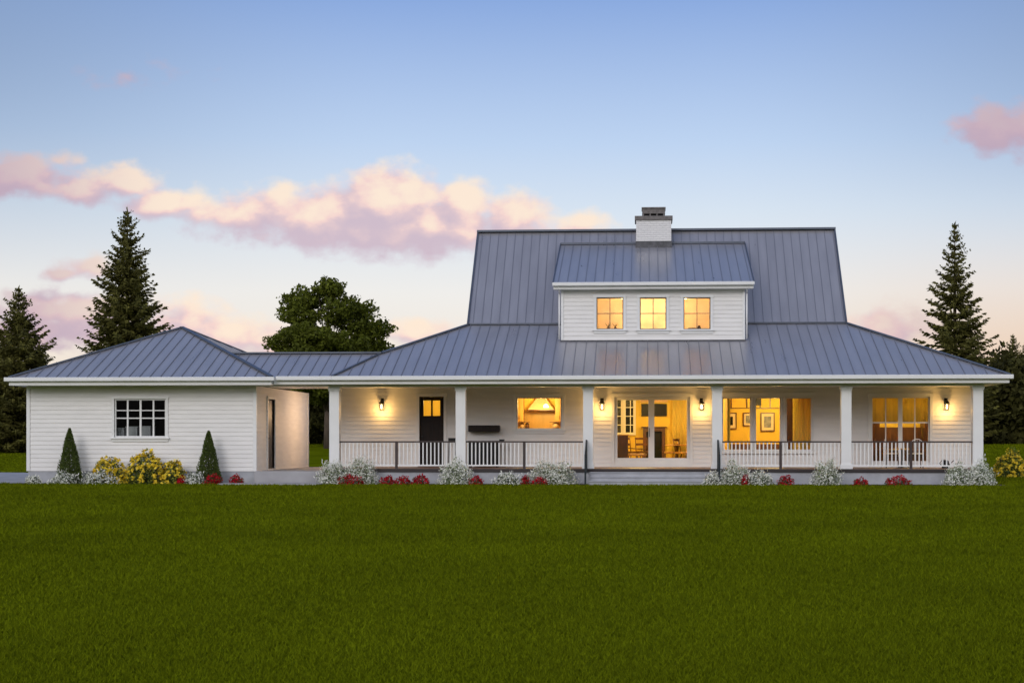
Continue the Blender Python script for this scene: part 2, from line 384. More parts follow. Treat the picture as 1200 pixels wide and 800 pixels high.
def window(parent, x0, x1, z0, z1, yf, cols, rows, casing=.09, sill=True, fr=.045, mun=.022, panes=None, name='window', frame_mat=None, sash_mat=None, T=None, back=False):
    """casing, sash and glazing bars are one part; sill and glass its sub-parts. rows may be a list of heights (0..1)"""
    fm = frame_mat or M['trim']; b = MB(); c = casing
    yo = yf-.03
    b.box(x0-c, x0, yo, yf+.06, z0, z1, T).box(x1, x1+c, yo, yf+.06, z0, z1, T).box(x0-c-.02, x1+c+.02, yo-.012, yf+.06, z1, z1+c, T)
    if not sill: b.box(x0-c, x1+c, yo, yf+.06, z0-c, z0, T)
    ys0, ys1 = yf+.03, yf+.075
    if sash_mat: cas, b = b, MB()
    b.box(x0, x0+fr, ys0, ys1, z0, z1, T).box(x1-fr, x1, ys0, ys1, z0, z1, T).box(x0+fr, x1-fr, ys0, ys1, z1-fr, z1, T).box(x0+fr, x1-fr, ys0, ys1, z0, z0+fr, T)
    cs = cols if isinstance(cols, list) else [i/cols for i in range(1, cols)]
    rs = rows if isinstance(rows, list) else [i/rows for i in range(1, rows)]
    for i, u in enumerate(cs):
        w = mun; 
        if isinstance(u, tuple): u, w = u
        xc = x0+(x1-x0)*u; b.box(xc-w/2, xc+w/2, ys0+.005, ys1-.005, z0+fr, z1-fr, T)
    for u in rs:
        w = mun
        if isinstance(u, tuple): u, w = u
        zc = z0+(z1-z0)*u; b.box(x0+fr, x1-fr, ys0+.009, ys1-.009, zc-w/2, zc+w/2, T)
    f = cas.build(name, fm, parent) if sash_mat else b.build(name, fm, parent)
    if sash_mat: b.build('sash', sash_mat, f)
    if sill: MB().box(x0-c-.05, x1+c+.05, yo-.045, yf+.06, z0-.05, z0, T).box(x0-c, x1+c, yo, yf+.03, z0-.13, z0-.05, T).build('sill', M['trim'], f)
    MB().box(x0+.01, x1-.01, yf+.050, yf+.056, z0+.01, z1-.01, T).build('pane', M['glass'], f)
    return f
def roof_face(mbs, mbr, poly, along, spacing, th=.05, rib_h=.028, rib_w=.018, phase=.5):
    """metal roof plane with standing seams running up the slope"""
    mbs.slab(poly, th)
    e1 = Vector(along).normalized(); a = Vector(poly[0]); n = len(poly); nr = Vector((0,0,0))
    for i in range(n): nr += (Vector(poly[i])-a).cross(Vector(poly[(i+1) % n])-a)
    nr.normalize(); 
    if nr.z < 0: nr = -nr
    e2 = nr.cross(e1).normalized()
    if e2.z < 0: e2 = -e2
    P = [((Vector(p)-a).dot(e1), (Vector(p)-a).dot(e2)) for p in poly]
    u0, u1 = min(p[0] for p in P), max(p[0] for p in P)
    u = (math.floor(u0/spacing)+phase)*spacing
    while u < u1:
        hits = []
        for i in range(n):
            (xa, ya), (xb, yb) = P[i], P[(i+1) % n]
            if (xa-u)*(xb-u) < 0: hits.append(ya+(yb-ya)*(u-xa)/(xb-xa))
        hits.sort()
        for h0, h1 in zip(hits[::2], hits[1::2]):
            if h1-h0 > .08:
                mbr.bar(a+e1*u+e2*(h0+.01)+nr*(rib_h/2-.004), a+e1*u+e2*(h1-.01)+nr*(rib_h/2-.004), rib_w, rib_h, up=nr)
        u += spacing
def zp(y): return ZE + PIT*(y-YE)

# ------------------------------------------------------------------ farmhouse
house = thing('farmhouse', (0, 4, 0), 'white lap sided farmhouse with blue grey metal roof, dormer and long columned porch', 'house')
XR = X(1183, YE)                                   # right eave corner
YB = 3.84; XBL, XBR = X(549, YB), X(991, YB); ZB = zp(YB)
XL = XBL-(YB-YE)                                   # left hip corner
YR = 6.9; ZR = Z(769, 271.5, YR); YBK = 2*YR-YB; YEB = 2*YR-YE
YC = 1.3; ZC = zp(YC)                              # breezeway ridge
XB_ = XL+(YC-YE)                                   # where that ridge meets the hip
XA = X(389, YE)
XRb = XBR+(YB-YE) if XBR+(YB-YE) > XR-.4 else XR
print('eave right', XR, 'hip right', XBR+(YB-YE), 'XL', XL, 'ZB', ZB, 'ZR', ZR, 'XA', XA, 'cols', COLS, 'H', HX0, HX1, 'G', GX0, GX1)
sheet, ribs, caps = MB(), MB(), MB()
A = (XA, YE, ZE); B = (XB_, YC, ZC); C = (XBL, YB, ZB); D = (XBR, YB, ZB); E = (XR, YE, ZE)
roof_face(sheet, ribs, [A, E, D, C, B], (1,0,0), .335)
Cb, Db, Eb, Fb = (XBL, YBK, ZB), (XBR, YBK, ZB), (XR, YEB, ZE), (XL, YEB, ZE)
roof_face(sheet, ribs, [E, Eb, Db, D], (0,1,0), .335)
roof_face(sheet, ribs, [Eb, Fb, Cb, Db], (1,0,0), .6)
roof_face(sheet, ribs, [Fb, (XL, 2*YC-YE, ZE), B, C, Cb], (0,1,0), .6)
RL, RR = (XBL, YR, ZR), (XBR, YR, ZR)
lift = lambda p, d=.03: (p[0], p[1], p[2]+d)
roof_face(sheet, ribs, [lift(C), lift(D), lift(RR), lift(RL)], (1,0,0), .30)
roof_face(sheet, ribs, [lift(Cb), lift(Db), lift(RR), lift(RL)], (1,0,0), .6)
roof = sheet.merge(ribs).build('roof', M['roof'], house, mat2=M['seam'])
def cap(p, q, w=.16, h=.045, z=.03): caps.bar((p[0],p[1],p[2]+z), (q[0],q[1],q[2]+z), w, h)
cap(E, D); cap(Eb, Db); cap(A, B, .10, .03); cap(B, C); cap(Fb, Cb)
cap((XBL-.05,YR,ZR+.03),(XBR+.05,YR,ZR+.03), .26, .07)
cap((C[0]-.03,YB-.03,ZB+.0), (D[0]+.03,YB-.03,ZB+.0), .07, .05)
for s, x in ((-1, XBL), (1, XBR)):
    caps.bar((x+s*.02, YB, ZB+.02), (x+s*.02, YR, ZR+.02), .06, .14); caps.bar((x+s*.02, YBK, ZB+.02), (x+s*.02, YR, ZR+.02), .06, .14)
caps.build('ridge_caps', M['roofcap'], roof)
# gutters and fascia, soffits
gut = MB(); 
gut.box(XA-.0, XR+.10, YE-.13, YE-.005, ZE-.115, ZE+.015)
gut.box(XR+.0, XR+.10, YE-.004, YEB, ZE-.115, ZE+.015)
gut.build('gutter', M['trim'], roof, bevel=.015)
fas = MB(); fas.box(XA, XR+.0, YE, YE+.03, ZE-.235, ZE-.052).box(XR-.03, XR, YE+.031, YEB, ZE-.235, ZE-.052).box(XL, XR-.031, YEB-.03, YEB, ZE-.235, ZE-.052)
fas.build('fascia', M['trim'], roof)
sof = MB(); sof.box(XL, XR-.031, YE+.031, YEB-.031, ZE-.235, ZE-.215)
sof.build('soffit', M['trim'], house)
beam = MB(); ZBM = Z(755, 452.6, -.15); beam.box(PX0+.1, PX1-.1, -.15, .15, ZBM, ZE-.236)
beam.build('porch_beam', M['trim'], house, bevel=.008)
# porch floor
pf = MB(); pf.box(PX0, PX1, -.16, YW+.02, FL-.05, FL)
pf.build('porch_floor', M['deck'], house, bevel=.006)
MB().box(PX0, PX1, -.205, -.162, FL-.10, FL-.004).build('porch_fascia', M['dkfascia'], house)
fd = MB(); fd.box(PX0+.03, PX1-.03, -.15, .15, 0, FL-.051).box(PX0+.03, PX0+.3, .151, YW, 0, FL-.051).box(PX1-.3, PX1-.03, .151, YW, 0, FL-.051)
fd.box(HX0, HX1, YW+.03, YW+.3, 0, FL-.002).box(HX1-.3, HX1, YW+.301, 13.6, 0, FL-.002).box(HX0, HX0+.3, YW+.301, 13.6, 0, FL-.002)
fd.build('foundation', M['stone'], house)
# steps
sx0, sx1 = X(692, -.3), X(834, -.3)
for k in range(3):
    zt = FL-.10-.13*k; 
    MB().box(sx0, sx1, -.21-.28*(k+1), -.207-.28*k, 0, zt-.035).box(sx0-.02, sx1+.02, -.235-.28*(k+1), -.207-.28*k, zt-.034, zt).build('step', M['stone'], house, bevel=.006)
# columns
def column_mesh():
    b = MB(); w = .155; zt = ZBM-.002
    b.box(-w, w, -w, w, FL+.16, zt-.12).box(-w-.035, w+.035, -w-.035, w+.035, FL+.001, FL+.13).box(-w-.018, w+.018, -w-.018, w+.018, FL+.13, FL+.16)
    b.box(-w-.02, w+.02, -w-.02, w+.02, zt-.12, zt-.07).box(-w-.035, w+.035, -w-.035, w+.035, zt-.07, zt)
    return b.mesh('column', M['trim'])
cm = column_mesh()
for cx in COLS:
    o = bpy.data.objects.new('column', cm); COL.objects.link(o); o.location = (cx, 0.02, 0); link(o, house)
# railings
RT = Z(755, 516.6, 0)
bal = MB().box(-.018, .018, -.018, .018, FL+.12, RT-.045).mesh('baluster', M['trim'])
for i in (0, 1, 3, 4):
    a, b = COLS[i]+.156, COLS[i+1]-.156; mid = (X({0:464.7,1:614.4,3:914.7,4:1067.4}[i], 0))
    r = MB().box(a, b, -.035, .035, RT-.045, RT).build('porch_railing', M['rail'], house, bevel=.006)
    MB().box(a+.001, mid-.041, -.025, .025, FL+.075, FL+.12).box(mid+.041, b-.001, -.025, .025, FL+.075, FL+.12).build('bottom_rail', M['trim'], r)
    MB().box(mid-.04, mid+.04, -.04, .04, FL+.001, RT-.046).build('rail_post', M['rail'], r)
    n = int((b-a)/.120)
    for k in range(n):
        x = a+(b-a)*(k+.5)/n
        if abs(x-mid) < .06: continue
        o = bpy.data.objects.new('baluster', bal); COL.objects.link(o); o.location = (x, 0, 0); link(o, r)
# stair handrails
for px in (687.2, 841.5):
    x = X(px, -.3); b = MB(); zt0, zt1 = RT+.02, .92
    b.bar((x, -.20, zt0), (x, -1.12, zt1), .05, .05).bar((x, -.20, FL+.12), (x, -1.12, .12), .03, .03)
    b.box(x-.028, x+.028, -1.15, -1.10, 0, zt1+.02).box(x-.028, x+.028, -.26, -.215, FL-.1, zt0+.01)
    for k in range(7): 
        y = -.33-.115*k; f = (y+.20)/-.92; b.box(x-.008, x+.008, y-.008, y+.008, FL+.12+(.12-FL-.12)*f, zt0+(zt1-zt0)*f)
    b.build('stair_handrail', M['iron'], house)
# porch wall with openings
def pxr(x0, x1, v0, v1, y): return (X(x0, y), X(x1, y), Z((x0+x1)/2, v1, y), Z((x0+x1)/2, v0, y))
KIT = pxr(605, 658.5, 465, 503.2, YW); DR = pxr(491.5, 520, 464.5, 547, YW); DR = (DR[0], DR[1], FL+.02, DR[3])
SL = pxr(720, 808.5, 465, 542, YW); SL = (SL[0], SL[1], FL+.10, SL[3])
T1 = pxr(846, 880.5, 465, 528, YW); T2 = pxr(884.5, 915.5, 465, 528, YW); T3 = pxr(920.5, 952, 465, 528, YW)
W5 = pxr(1021, 1089.6, 464.6, 541.5, YW)
ops = [KIT, DR, SL, T1, T2, T3, W5]
ZCL = ZE-.236
siding(house, 'wall', HX0+.1, HX1-.1, FL, ZCL, YW, .2, ops)
TR = lambda xw: (lambda x, y, z: (xw-y, x, z)); TL = lambda xw: (lambda x, y, z: (xw+y, -x, z))
siding(house, 'wall', YW+.1, 13.6, FL, ZCL, 0, .2, [], TR(HX1)); siding(house, 'wall', -13.6, -YW-.1, FL, ZCL, 0, .2, [], TL(HX0))
MB().box(HX0, HX1, 13.55, 13.75, FL, ZCL).build('wall', M['siding'], house)
for x in (HX0, HX1-.1): MB().box(x, x+.1, YW-.03, YW+.1, FL+.001, ZCL-.001).build('corner_board', M['trim'], house)
# gable end walls of the upper roof
for s, x in ((1, XBL+.12), (-1, XBR-.12)):
    y0, y1 = YB+.12, YBK-.12
    v = [(x, y0, ZB-.6), (x, y1, ZB-.6), (x, y1, ZB+.05), (x, YR, ZR-.14), (x, y0, ZB+.05)]
    v2 = [(p[0]+s*.15, p[1], p[2]) for p in v]
    MB().add(v+v2, [(0,1,2,3,4),(9,8,7,6,5),(0,5,6,1),(1,6,7,2),(2,7,8,3),(3,8,9,4),(4,9,5,0)]).build('gable_wall', M['siding'], house)
# windows and doors of the porch wall
window(house, *KIT, YW, 1, 1)
def tall_pair(o):
    w = window(house, *o, YW, [(.25,.035),(.5,.14),(.75,.035)], [(.605,.045)], sill=False, casing=.10); return w
tall_pair(W5)
for t in (T1, T2, T3): window(house, *t, YW, 1, 1, casing=.03, sill=False)
MB().box(T1[0]-.1, T3[1]+.1, YW-.062, YW-.031, T1[3]+.03, T1[3]+.13).build('window_head_trim', M['trim'], house)
MB().box(T1[0]-.1, T3[1]+.1, YW-.09, YW-.031, T1[2]-.09, T1[2]-.031).build('window_sill', M['trim'], house)
sl = window(house, *SL, YW, [(.49,.20)], 1, sill=False, casing=.10, fr=.10, name='sliding_door')
MB().box(SL[0]+.10, SL[1]-.10, YW+.031, YW+.074, SL[2]+.101, SL[2]+.20).build('bottom_rail', M['trim'], sl)
MB().box(SL[0]+(SL[1]-SL[0])*.49-.075, SL[0]+(SL[1]-SL[0])*.49-.055, YW+.0, YW+.03, SL[2]+.9, SL[2]+1.2).build('handle', M['iron'], sl)
# entrance door
d = MB(); x0, x1, z0, z1 = DR; gz = Z(505, 487, YW)
d.box(x0+.03, x1-.03, YW+.05, YW+.10, z0, gz-.0).box(x0+.03, x0+.13, YW+.05, YW+.10, gz, z1-.03).box(x1-.13, x1-.03, YW+.05, YW+.10, gz, z1-.03)
d.box(x0+.13, x1-.13, YW+.05, YW+.10, z1-.13, z1-.03).box((x0+x1)/2-.03, (x0+x1)/2+.03, YW+.05, YW+.10, gz, z1-.13)
for k in (0, 1):
    a = x0+.14+k*((x1-x0)/2-.12); b_ = a+(x1-x0)/2-.20; d.box(a, b_, YW+.042, YW+.0499, z0+.25, gz-.2)
d.box(x0, x0+.028, YW-.02, YW+.1, z0, z1).box(x1-.028, x1, YW-.02, YW+.1, z0, z1).box(x0+.028, x1-.028, YW-.02, YW+.1, z1-.028, z1)
door = d.build('door', M['door'], house, bevel=.004)
MB().box(x0+.125, x1-.125, YW+.07, YW+.076, gz-.01, z1-.125).build('pane', M['glass'], door)
MB().tube((x0+.10, YW+.05, z0+1.0), (x0+.10, YW-.01, z0+1.0), .012).lathe((x0+.10, YW-.02, z0+.98), [(0,0),(.03,.01),(.03,.03),(0,.04)], 10).build('handle', M['iron'], door)
MB().box(x0-.10, x0-.001, YW-.03, YW+.05, FL+.002, z1).box(x1+.001, x1+.10, YW-.03, YW+.05, FL+.002, z1).box(x0-.12, x1+.12, YW-.042, YW+.05, z1+.001, z1+.11).build('door_casing', M['trim'], house)
MB().box(x0-.05, x1+.05, YW-.06, YW+.1, FL+.001, FL+.018).build('door_threshold', M['rail'], house)
# ---- dormer
YD = 2.35
dx0, dx1 = X(657.5, YD), X(873, YD); zb = zp(YD); YDE = 2.02; ZDE = Z(765, 331, YDE); YDT = 6.42; ZDT = ZB+(YDT-YB)*(ZR-ZB)/(YR-YB)+.06
ex0, ex1 = X(648.5, YDE), X(883, YDE)
DW = [pxr(a, b, 348.3, 385.8, YD) for a, b in ((699, 730.5), (749.8, 781), (801, 832.6))]
zdt = ZDE-.17
dorm = siding(house, 'dormer', dx0+.08, dx1-.08, zb+.03, zdt, YD, .15, DW)
for q in ((dx0, dx0+.08, YD-.03, YD+.1, zb+.02, zdt), (dx1-.08, dx1, YD-.03, YD+.1, zb+.02, zdt), (dx0+.081, dx1-.081, YD-.028, YD+.03, zb-.01, zb+.03)): MB().box(*q).build('corner_board', M['trim'], dorm)
for s, x in ((1, dx0), (-1, dx1)):      # cheek walls, running back into the steep roof
    y0 = YD+.1; sl_ = (ZDT-ZDE)/(YDT-YDE)
    v = [(x, y0, zb-.1), (x, 5.6, ZB-.1), (x, 5.9, ZDE+sl_*(5.9-YDE)-.1), (x, y0, ZDE+sl_*(y0-YDE)-.1)]
    v2 = [(p[0]+s*.12, p[1], p[2]) for p in v]
    MB().add(v+v2, [(0,1,2,3),(7,6,5,4),(0,4,5,1),(1,5,6,2),(2,6,7,3),(3,7,4,0)]).build('cheek_wall', M['siding'], dorm)
for w in DW: window(dorm, *w, YD, 2, 2, casing=.085, mun=.026, fr=.032, sash_mat=M['sash'])
ds, dr, dcp = MB(), MB(), MB()
dp = [(ex0, YDE, ZDE), (ex1, YDE, ZDE), (ex1, YDT, ZDT), (ex0, YDT, ZDT)]
roof_face(ds, dr, dp, (1,0,0), .30, th=.05)
dro = ds.merge(dr).build('dormer_roof', M['roof'], house, mat2=M['seam'])
dcp.bar((ex0-.02, YDT-.03, ZDT+.02), (ex1+.02, YDT-.03, ZDT+.02), .14, .07)
for x in (ex0-.015, ex1+.015): dcp.bar((x, YDE, ZDE+.0), (x, YDT, ZDT+.0), .03, .10)
dcp.build('ridge_caps', M['roofcap'], dro)
MB().box(ex0-.03, ex1+.03, YDE-.12, YDE-.004, ZDE-.10, ZDE+.012).build('gutter', M['trim'], dro, bevel=.012)
MB().box(ex0, ex1, YDE, YDE+.03, ZDE-.20, ZDE-.05).box(ex0, ex1, YDE+.031, YD+.1, ZDE-.20, ZDE-.18).build('fascia', M['trim'], dro)
MB().box(dx0-.02, dx1+.02, YD-.09, YD-.03, zb-.03, zb+.015).build('flashing', M['darkflash'], dorm)
for x in (dx0-.06, dx1+.06):
    MB().tube((x, YDE-.05, ZDE-.10), (x, YD-.0, ZDE-.32), .028, n=8).tube((x, YD-.0, ZDE-.32), (x, YD-.0, zb+.04), .028, n=8).build('downspout', M['trim'], dro)
# ---- chimney
yc0 = 5.95; cx0, cx1 = X(745.5, yc0), X(786.6, yc0)
zk = lambda v: Z(765, v, yc0)
ch = MB().box(cx0, cx1, yc0, yc0+.95, 7.4, zk(258)).build('chimney', M['brick'], house)
MB().box(cx0-.05, cx1+.05, yc0-.05, yc0+1.0, zk(258)+.001, zk(253)).build('crown', M['capstone'], ch, bevel=.012)
cc = MB(); a, b_ = X(752.5, yc0), X(779.5, yc0)
cc.box(a, b_, yc0+.15, yc0+.8, zk(249.5), zk(243.8)).box(a-.02, b_+.02, yc0+.12, yc0+.83, zk(243.8)+.001, zk(242))
for k in range(4):
    x = a+.02+(b_-a-.09)*k/3
    cc.box(x, x+.05, yc0+.16, yc0+.2, zk(253)+.001, zk(249.5)-.001).box(x, x+.05, yc0+.75, yc0+.79, zk(253)+.001, zk(249.5)-.001)
cc.build('chimney_cap', M['capstone'], ch, bevel=.006)
MB().box(cx0-.02, cx1+.02, yc0-.02, yc0+.97, 7.6, zk(282.5)).build('flashing', M['darkflash'], ch)
# ---- breezeway roof between the house and the garage
GYE = -.76; gx0, gx1 = X(10.5, GYE), X(318, GYE); GW = gx1-gx0; GZE = Z(160, 442.3, GYE)
gcx, gcy = (gx0+gx1)/2, GYE+GW/2; GPK = Z(203, 384.2, gcy); GP = (GPK-GZE)/(GW/2)
xv = lambda z: gx1-(z-GZE)/GP                        # garage right roof plane: x at height z
bz, br_ = MB(), MB()
F1 = (xv(ZE), YE, ZE); F2 = (xv(ZC), YC, ZC)
roof_face(bz, br_, [F1, A, B, F2], (1,0,0), .335)
roof_face(bz, br_, [(xv(ZE), 2*YC-YE, ZE), (XL, 2*YC-YE, ZE), B, F2], (1,0,0), .6)
bro = bz.merge(br_).build('breezeway_roof', M['roof'], house, mat2=M['seam'])
MB().bar((F2[0],YC,ZC+.03), (B[0],YC,ZC+.03), .2, .05).build('ridge_caps', M['roofcap'], bro)
MB().box(gx1+.12, XA-.001, YE-.13, YE-.005, ZE-.115, ZE+.015).build('gutter', M['trim'], bro, bevel=.015)
MB().box(gx1+.03, XA-.001, YE, YE+.03, ZE-.235, ZE-.052).build('fascia', M['trim'], bro)
MB().box(GX1+.03, XL-.001, YE+.031, 3.2, ZE-.235, ZE-.215).box(GX1+.03, PX0+.099, -.15, .15, ZBM+.03, ZE-.236).build('breezeway_ceiling', M['trim'], bro)

# ------------------------------------------------------------------ garage
gar = thing('garage', ((GX0+GX1)/2, GD/2, 0), 'detached white sided garage with low pyramid metal roof at the left end', 'garage')
ZG0 = Z(160, 551.8, 0); GZC = GZE-.235
GWIN = pxr(134, 194.5, 467.2, 512.3, 0)
siding(gar, 'wall', GX0+.09, GX1-.09, ZG0, GZC, 0, .2, [GWIN])
gdo = (1.42, 2.32, .44, Z(317, 467.3, 1.5))
siding(gar, 'wall', .09, GD, ZG0, GZC, 0, .2, [gdo], TR(GX1)); siding(gar, 'wall', -GD, -.09, ZG0, GZC, 0, .2, [], TL(GX0))
MB().box(GX0+.2, GX1-.2, GD-.2, GD, ZG0, GZC).build('wall', M['siding'], gar)
for q in ((GX0-.02, GX0+.09, -.02, .09), (GX1-.09, GX1+.02, -.02, .09), (GX1-.09, GX1+.02, GD-.09, GD+.02)): MB().box(*q, ZG0+.001, GZC-.001).build('corner_board', M['trim'], gar)
MB().box(GX0+.02, GX1-.02, .02, GD-.02, 0, ZG0-.001).build('foundation', M['stone'], gar)
window(gar, *GWIN, 0, [(.25,.05),(.5,.06),(.75,.05)], [(.50,.035),(.70,.03)], casing=.07)
gd = MB(); T = TR(GX1); gd.box(gdo[0]+.04, gdo[1]-.04, .05, .10, gdo[2], gdo[3]-.04, T)
gdr = gd.build('door', M['greydoor'], gar)
MB().box(gdo[0]-.08, gdo[0], -.03, .12, .42, gdo[3], T).box(gdo[1], gdo[1]+.08, -.03, .12, .42, gdo[3], T).box(gdo[0]-.08, gdo[1]+.08, -.035, .12, gdo[3]+.001, gdo[3]+.09, T).build('door_casing', M['trim'], gdr)
MB().tube((GX1+.01-.05, gdo[0]+.14, 1.45), (GX1+.03, gdo[0]+.14, 1.45), .025).build('handle', M['iron'], gdr)
gs, gr, gc = MB(), MB(), MB()
PK = (gcx, gcy, GPK); a_, b2, c2, d2 = (gx0, GYE, GZE), (gx1, GYE, GZE), (gx1, GYE+GW, GZE), (gx0, GYE+GW, GZE)
roof_face(gs, gr, [a_, b2, PK], (1,0,0), .335); roof_face(gs, gr, [b2, c2, PK], (0,1,0), .335)
roof_face(gs, gr, [c2, d2, PK], (1,0,0), .6); roof_face(gs, gr, [d2, a_, PK], (0,1,0), .6)
gro = gs.merge(gr).build('roof', M['roof'], gar, mat2=M['seam'])
for p in (a_, b2, c2, d2): gc.bar(lift(p), lift(PK), .14, .045)
gc.build('ridge_caps', M['roofcap'], gro)
MB().box(gx0-.12, gx1+.11, GYE-.12, GYE-.004, GZE-.112, GZE+.012).box(gx0-.12, gx0-.001, GYE-.003, GYE+GW, GZE-.112, GZE+.012).build('gutter', M['trim'], gro, bevel=.015)
MB().box(gx0, gx1, GYE, GYE+.03, GZE-.235, GZE-.052).box(gx0, gx0+.03, GYE+.031, GYE+GW, GZE-.235, GZE-.052).box(gx1-.03, gx1, GYE+.031, YE+.02, GZE-.235, GZE-.052).build('fascia', M['trim'], gro)
MB().box(gx0+.031, gx1-.031, GYE+.031, 0-.021, GZE-.234, GZE-.216).box(gx0+.031, GX0-.021, 0, GD, GZE-.234, GZE-.216).build('soffit', M['trim'], gro)
# dim inside of the garage
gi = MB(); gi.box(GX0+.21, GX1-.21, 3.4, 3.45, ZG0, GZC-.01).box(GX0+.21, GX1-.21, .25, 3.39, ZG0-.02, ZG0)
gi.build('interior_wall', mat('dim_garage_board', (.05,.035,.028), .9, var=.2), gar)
BXM = M['boxes']
for i, (p0, p1, v0) in enumerate(((135.5, 147, 501), (149.5, 162.5, 499.5), (165.5, 178, 499))):
    a0, a1 = X(p0, .5), X(p1, .5); z0 = .5; z1 = Z(150, v0, .5)
    b = MB(); b.box(a0, a1, .35, .85, z0, z1-.03).box(a0-.015, a1+.015, .335, .865, z1-.029, z1)
    o = b.build('storage_box', BXM)
    tag(o, ['pale grey storage box at the left end behind the garage window', 'pale grey storage box in the middle behind the garage window', 'pale grey storage box third from the left behind the garage window'][i], 'box', 'boxes behind the garage window')

# ------------------------------------------------------------------ rooms
def room(x0, x1, y0, y1, z0, z1, wallm, name='interior_wall'):
    t = .04
    MB().box(x0, x1, y1, y1+t, z0, z1).box(x0-t, x0, y0, y1+t, z0, z1).box(x1, x1+t, y0, y1+t, z0, z1).build(name, wallm, house)
    MB().box(x0, x1, y0, y1, z0-.04, z0).build('interior_floor', M['woodfloor'], house)
    MB().box(x0, x1, y0, y1, z1, z1+.02).build('interior_ceiling', M['roomwhite'], house)
def light(name, loc, e, col=(1,.72,.27), r=.12, parent=None, ty='POINT'):
    l = bpy.data.lights.new(name, ty); l.energy = e; l.color = col; l.shadow_soft_size = r
    o = bpy.data.objects.new(name, l); COL.objects.link(o); o.location = loc
    if parent: link(o, parent)
    return o
def ceiling_light(x, y, z, e, label, r=.16, col=(1,.72,.27)):
    t = thing('ceiling_light', (x, y, z), label, 'ceiling light', 'ceiling lights in the rooms')
    MB().lathe((x, y, z), [(0,0),(r*.7,0),(r*.7,-.03),(0,-.03)], 16).build('base', M['trim'], t)
    MB().lathe((x, y, z-.03), [(r*.65,0),(r,-.03),(r*.8,-.09),(0,-.12)], 16).build('shade', M['ceil'], t)
    light('bulb', (x, y, z-.45), e, col, parent=t)
Y0 = YW+.21; ZR0, ZR1 = FL+.0, ZCL-.02
xa = X(560, YW); xb = X(700, YW); xc = X(842, YW); xd = X(990, YW); xe = HX1-.3
room(HX0+.3, xa-.1, Y0, 6.0, ZR0, ZR1, M['room']); ceiling_light(X(506, 4.5), 4.5, ZR1, 60, 'round ceiling light in the hall behind the black door')
room(xa, xb, Y0, 6.2, ZR0, ZR1, M['room']); ceiling_light((xa+xb)/2, 4.6, ZR1, 150, 'round ceiling light over the kitchen')
YV = 8.2
room(xb+.1, xc+.3, Y0, YV, ZR0, ZR1, M['room']); ceiling_light((xb+xc)/2-.6, 5.0, ZR1, 180, 'round ceiling light over the sitting room seats'); ceiling_light((xb+xc)/2+1.2, 6.2, ZR1, 70, 'round ceiling light over the dining corner')
room(xc+.4, xd-.1, Y0, 6.6, ZR0, ZR1, M['room']); ceiling_light((xc+xd)/2, 4.6, ZR1, 170, 'round ceiling light in the room with framed pictures')
room(xd+.1, xe, Y0, 6.4, ZR0, ZR1, M['room']); ceiling_light((xd+xe)/2+.2, 5.0, ZR1, 80, 'round ceiling light in the bedroom at the right end')
# room behind the dormer
room(dx0+.16, dx1-.16, YD+.16, 5.4, zb+.0, ZDE-.22, mat('apricot_wall_paint', (.82,.55,.25), .7, var=.04))
for px, lab in ((733, 'round ceiling light at the left in the room behind the dormer'), (800, 'round ceiling light at the right in the room behind the dormer')): ceiling_light(X(px, 4.1), 4.1, ZDE-.22, 110, lab, col=(1,.79,.54))
for i, w in enumerate(DW):
    wdt = w[1]-w[0]; b = MB()
    b.box(w[0]+.02, w[1]-.02, YD+.33, YD+.334, w[2]+.02, w[3]-.02)
    tag(b.build('window_blind', M['blind' if i != 1 else 'sheer']), ['peach blind behind the left dormer window', 'pale yellow blind behind the middle dormer window', 'peach blind behind the right dormer window'][i], 'blind', 'blinds behind the dormer windows')
def vase(x, y, z, label):
    t = thing('vase', (x, y, z), label, 'vase', 'vases on the dormer window sills')
    MB().lathe((x, y, z), [(0,0),(.03,0),(.05,.05),(.03,.10),(.02,.12)], 12).build('body', M['wood'], t)
    b = MB()
    for k in range(9):
        a = k*.7; b.tube((x, y, z+.11), (x+.11*math.cos(a), y+.04*math.sin(a), z+.17+.03*(k % 3)), .006, .003, 5)
    b.build('stems', M['shrub'], t)
MB_s = MB().box(DW[0][0], DW[2][1], YD+.151, YD+.3, DW[0][2]-.04, DW[0][2]-.0).build('window_ledge', M['trim'], dorm)
vase(DW[0][0]+.38, YD+.24, DW[0][2], 'small vase with dry twigs on the ledge of the left dormer window')
vase(DW[0][0]+.62, YD+.25, DW[0][2], 'second vase of dry twigs nearer the middle of the left dormer window')
bowl = MB().lathe((DW[2][0]+.3, YD+.23, DW[2][2]), [(0,0),(.10,.0),(.17,.05),(.15,.06),(0,.02)], 14).build('bowl', M['wood'])
tag(bowl, 'dark shallow bowl on the ledge of the right dormer window', 'bowl')
jug = MB().lathe((DW[2][0]+.52, YD+.23, DW[2][2]), [(0,0),(.05,0),(.07,.06),(.04,.11),(.045,.14),(0,.13)], 14).build('jug', M['wood'])
tag(jug, 'dark small jug beside the bowl in the right dormer window', 'jug')

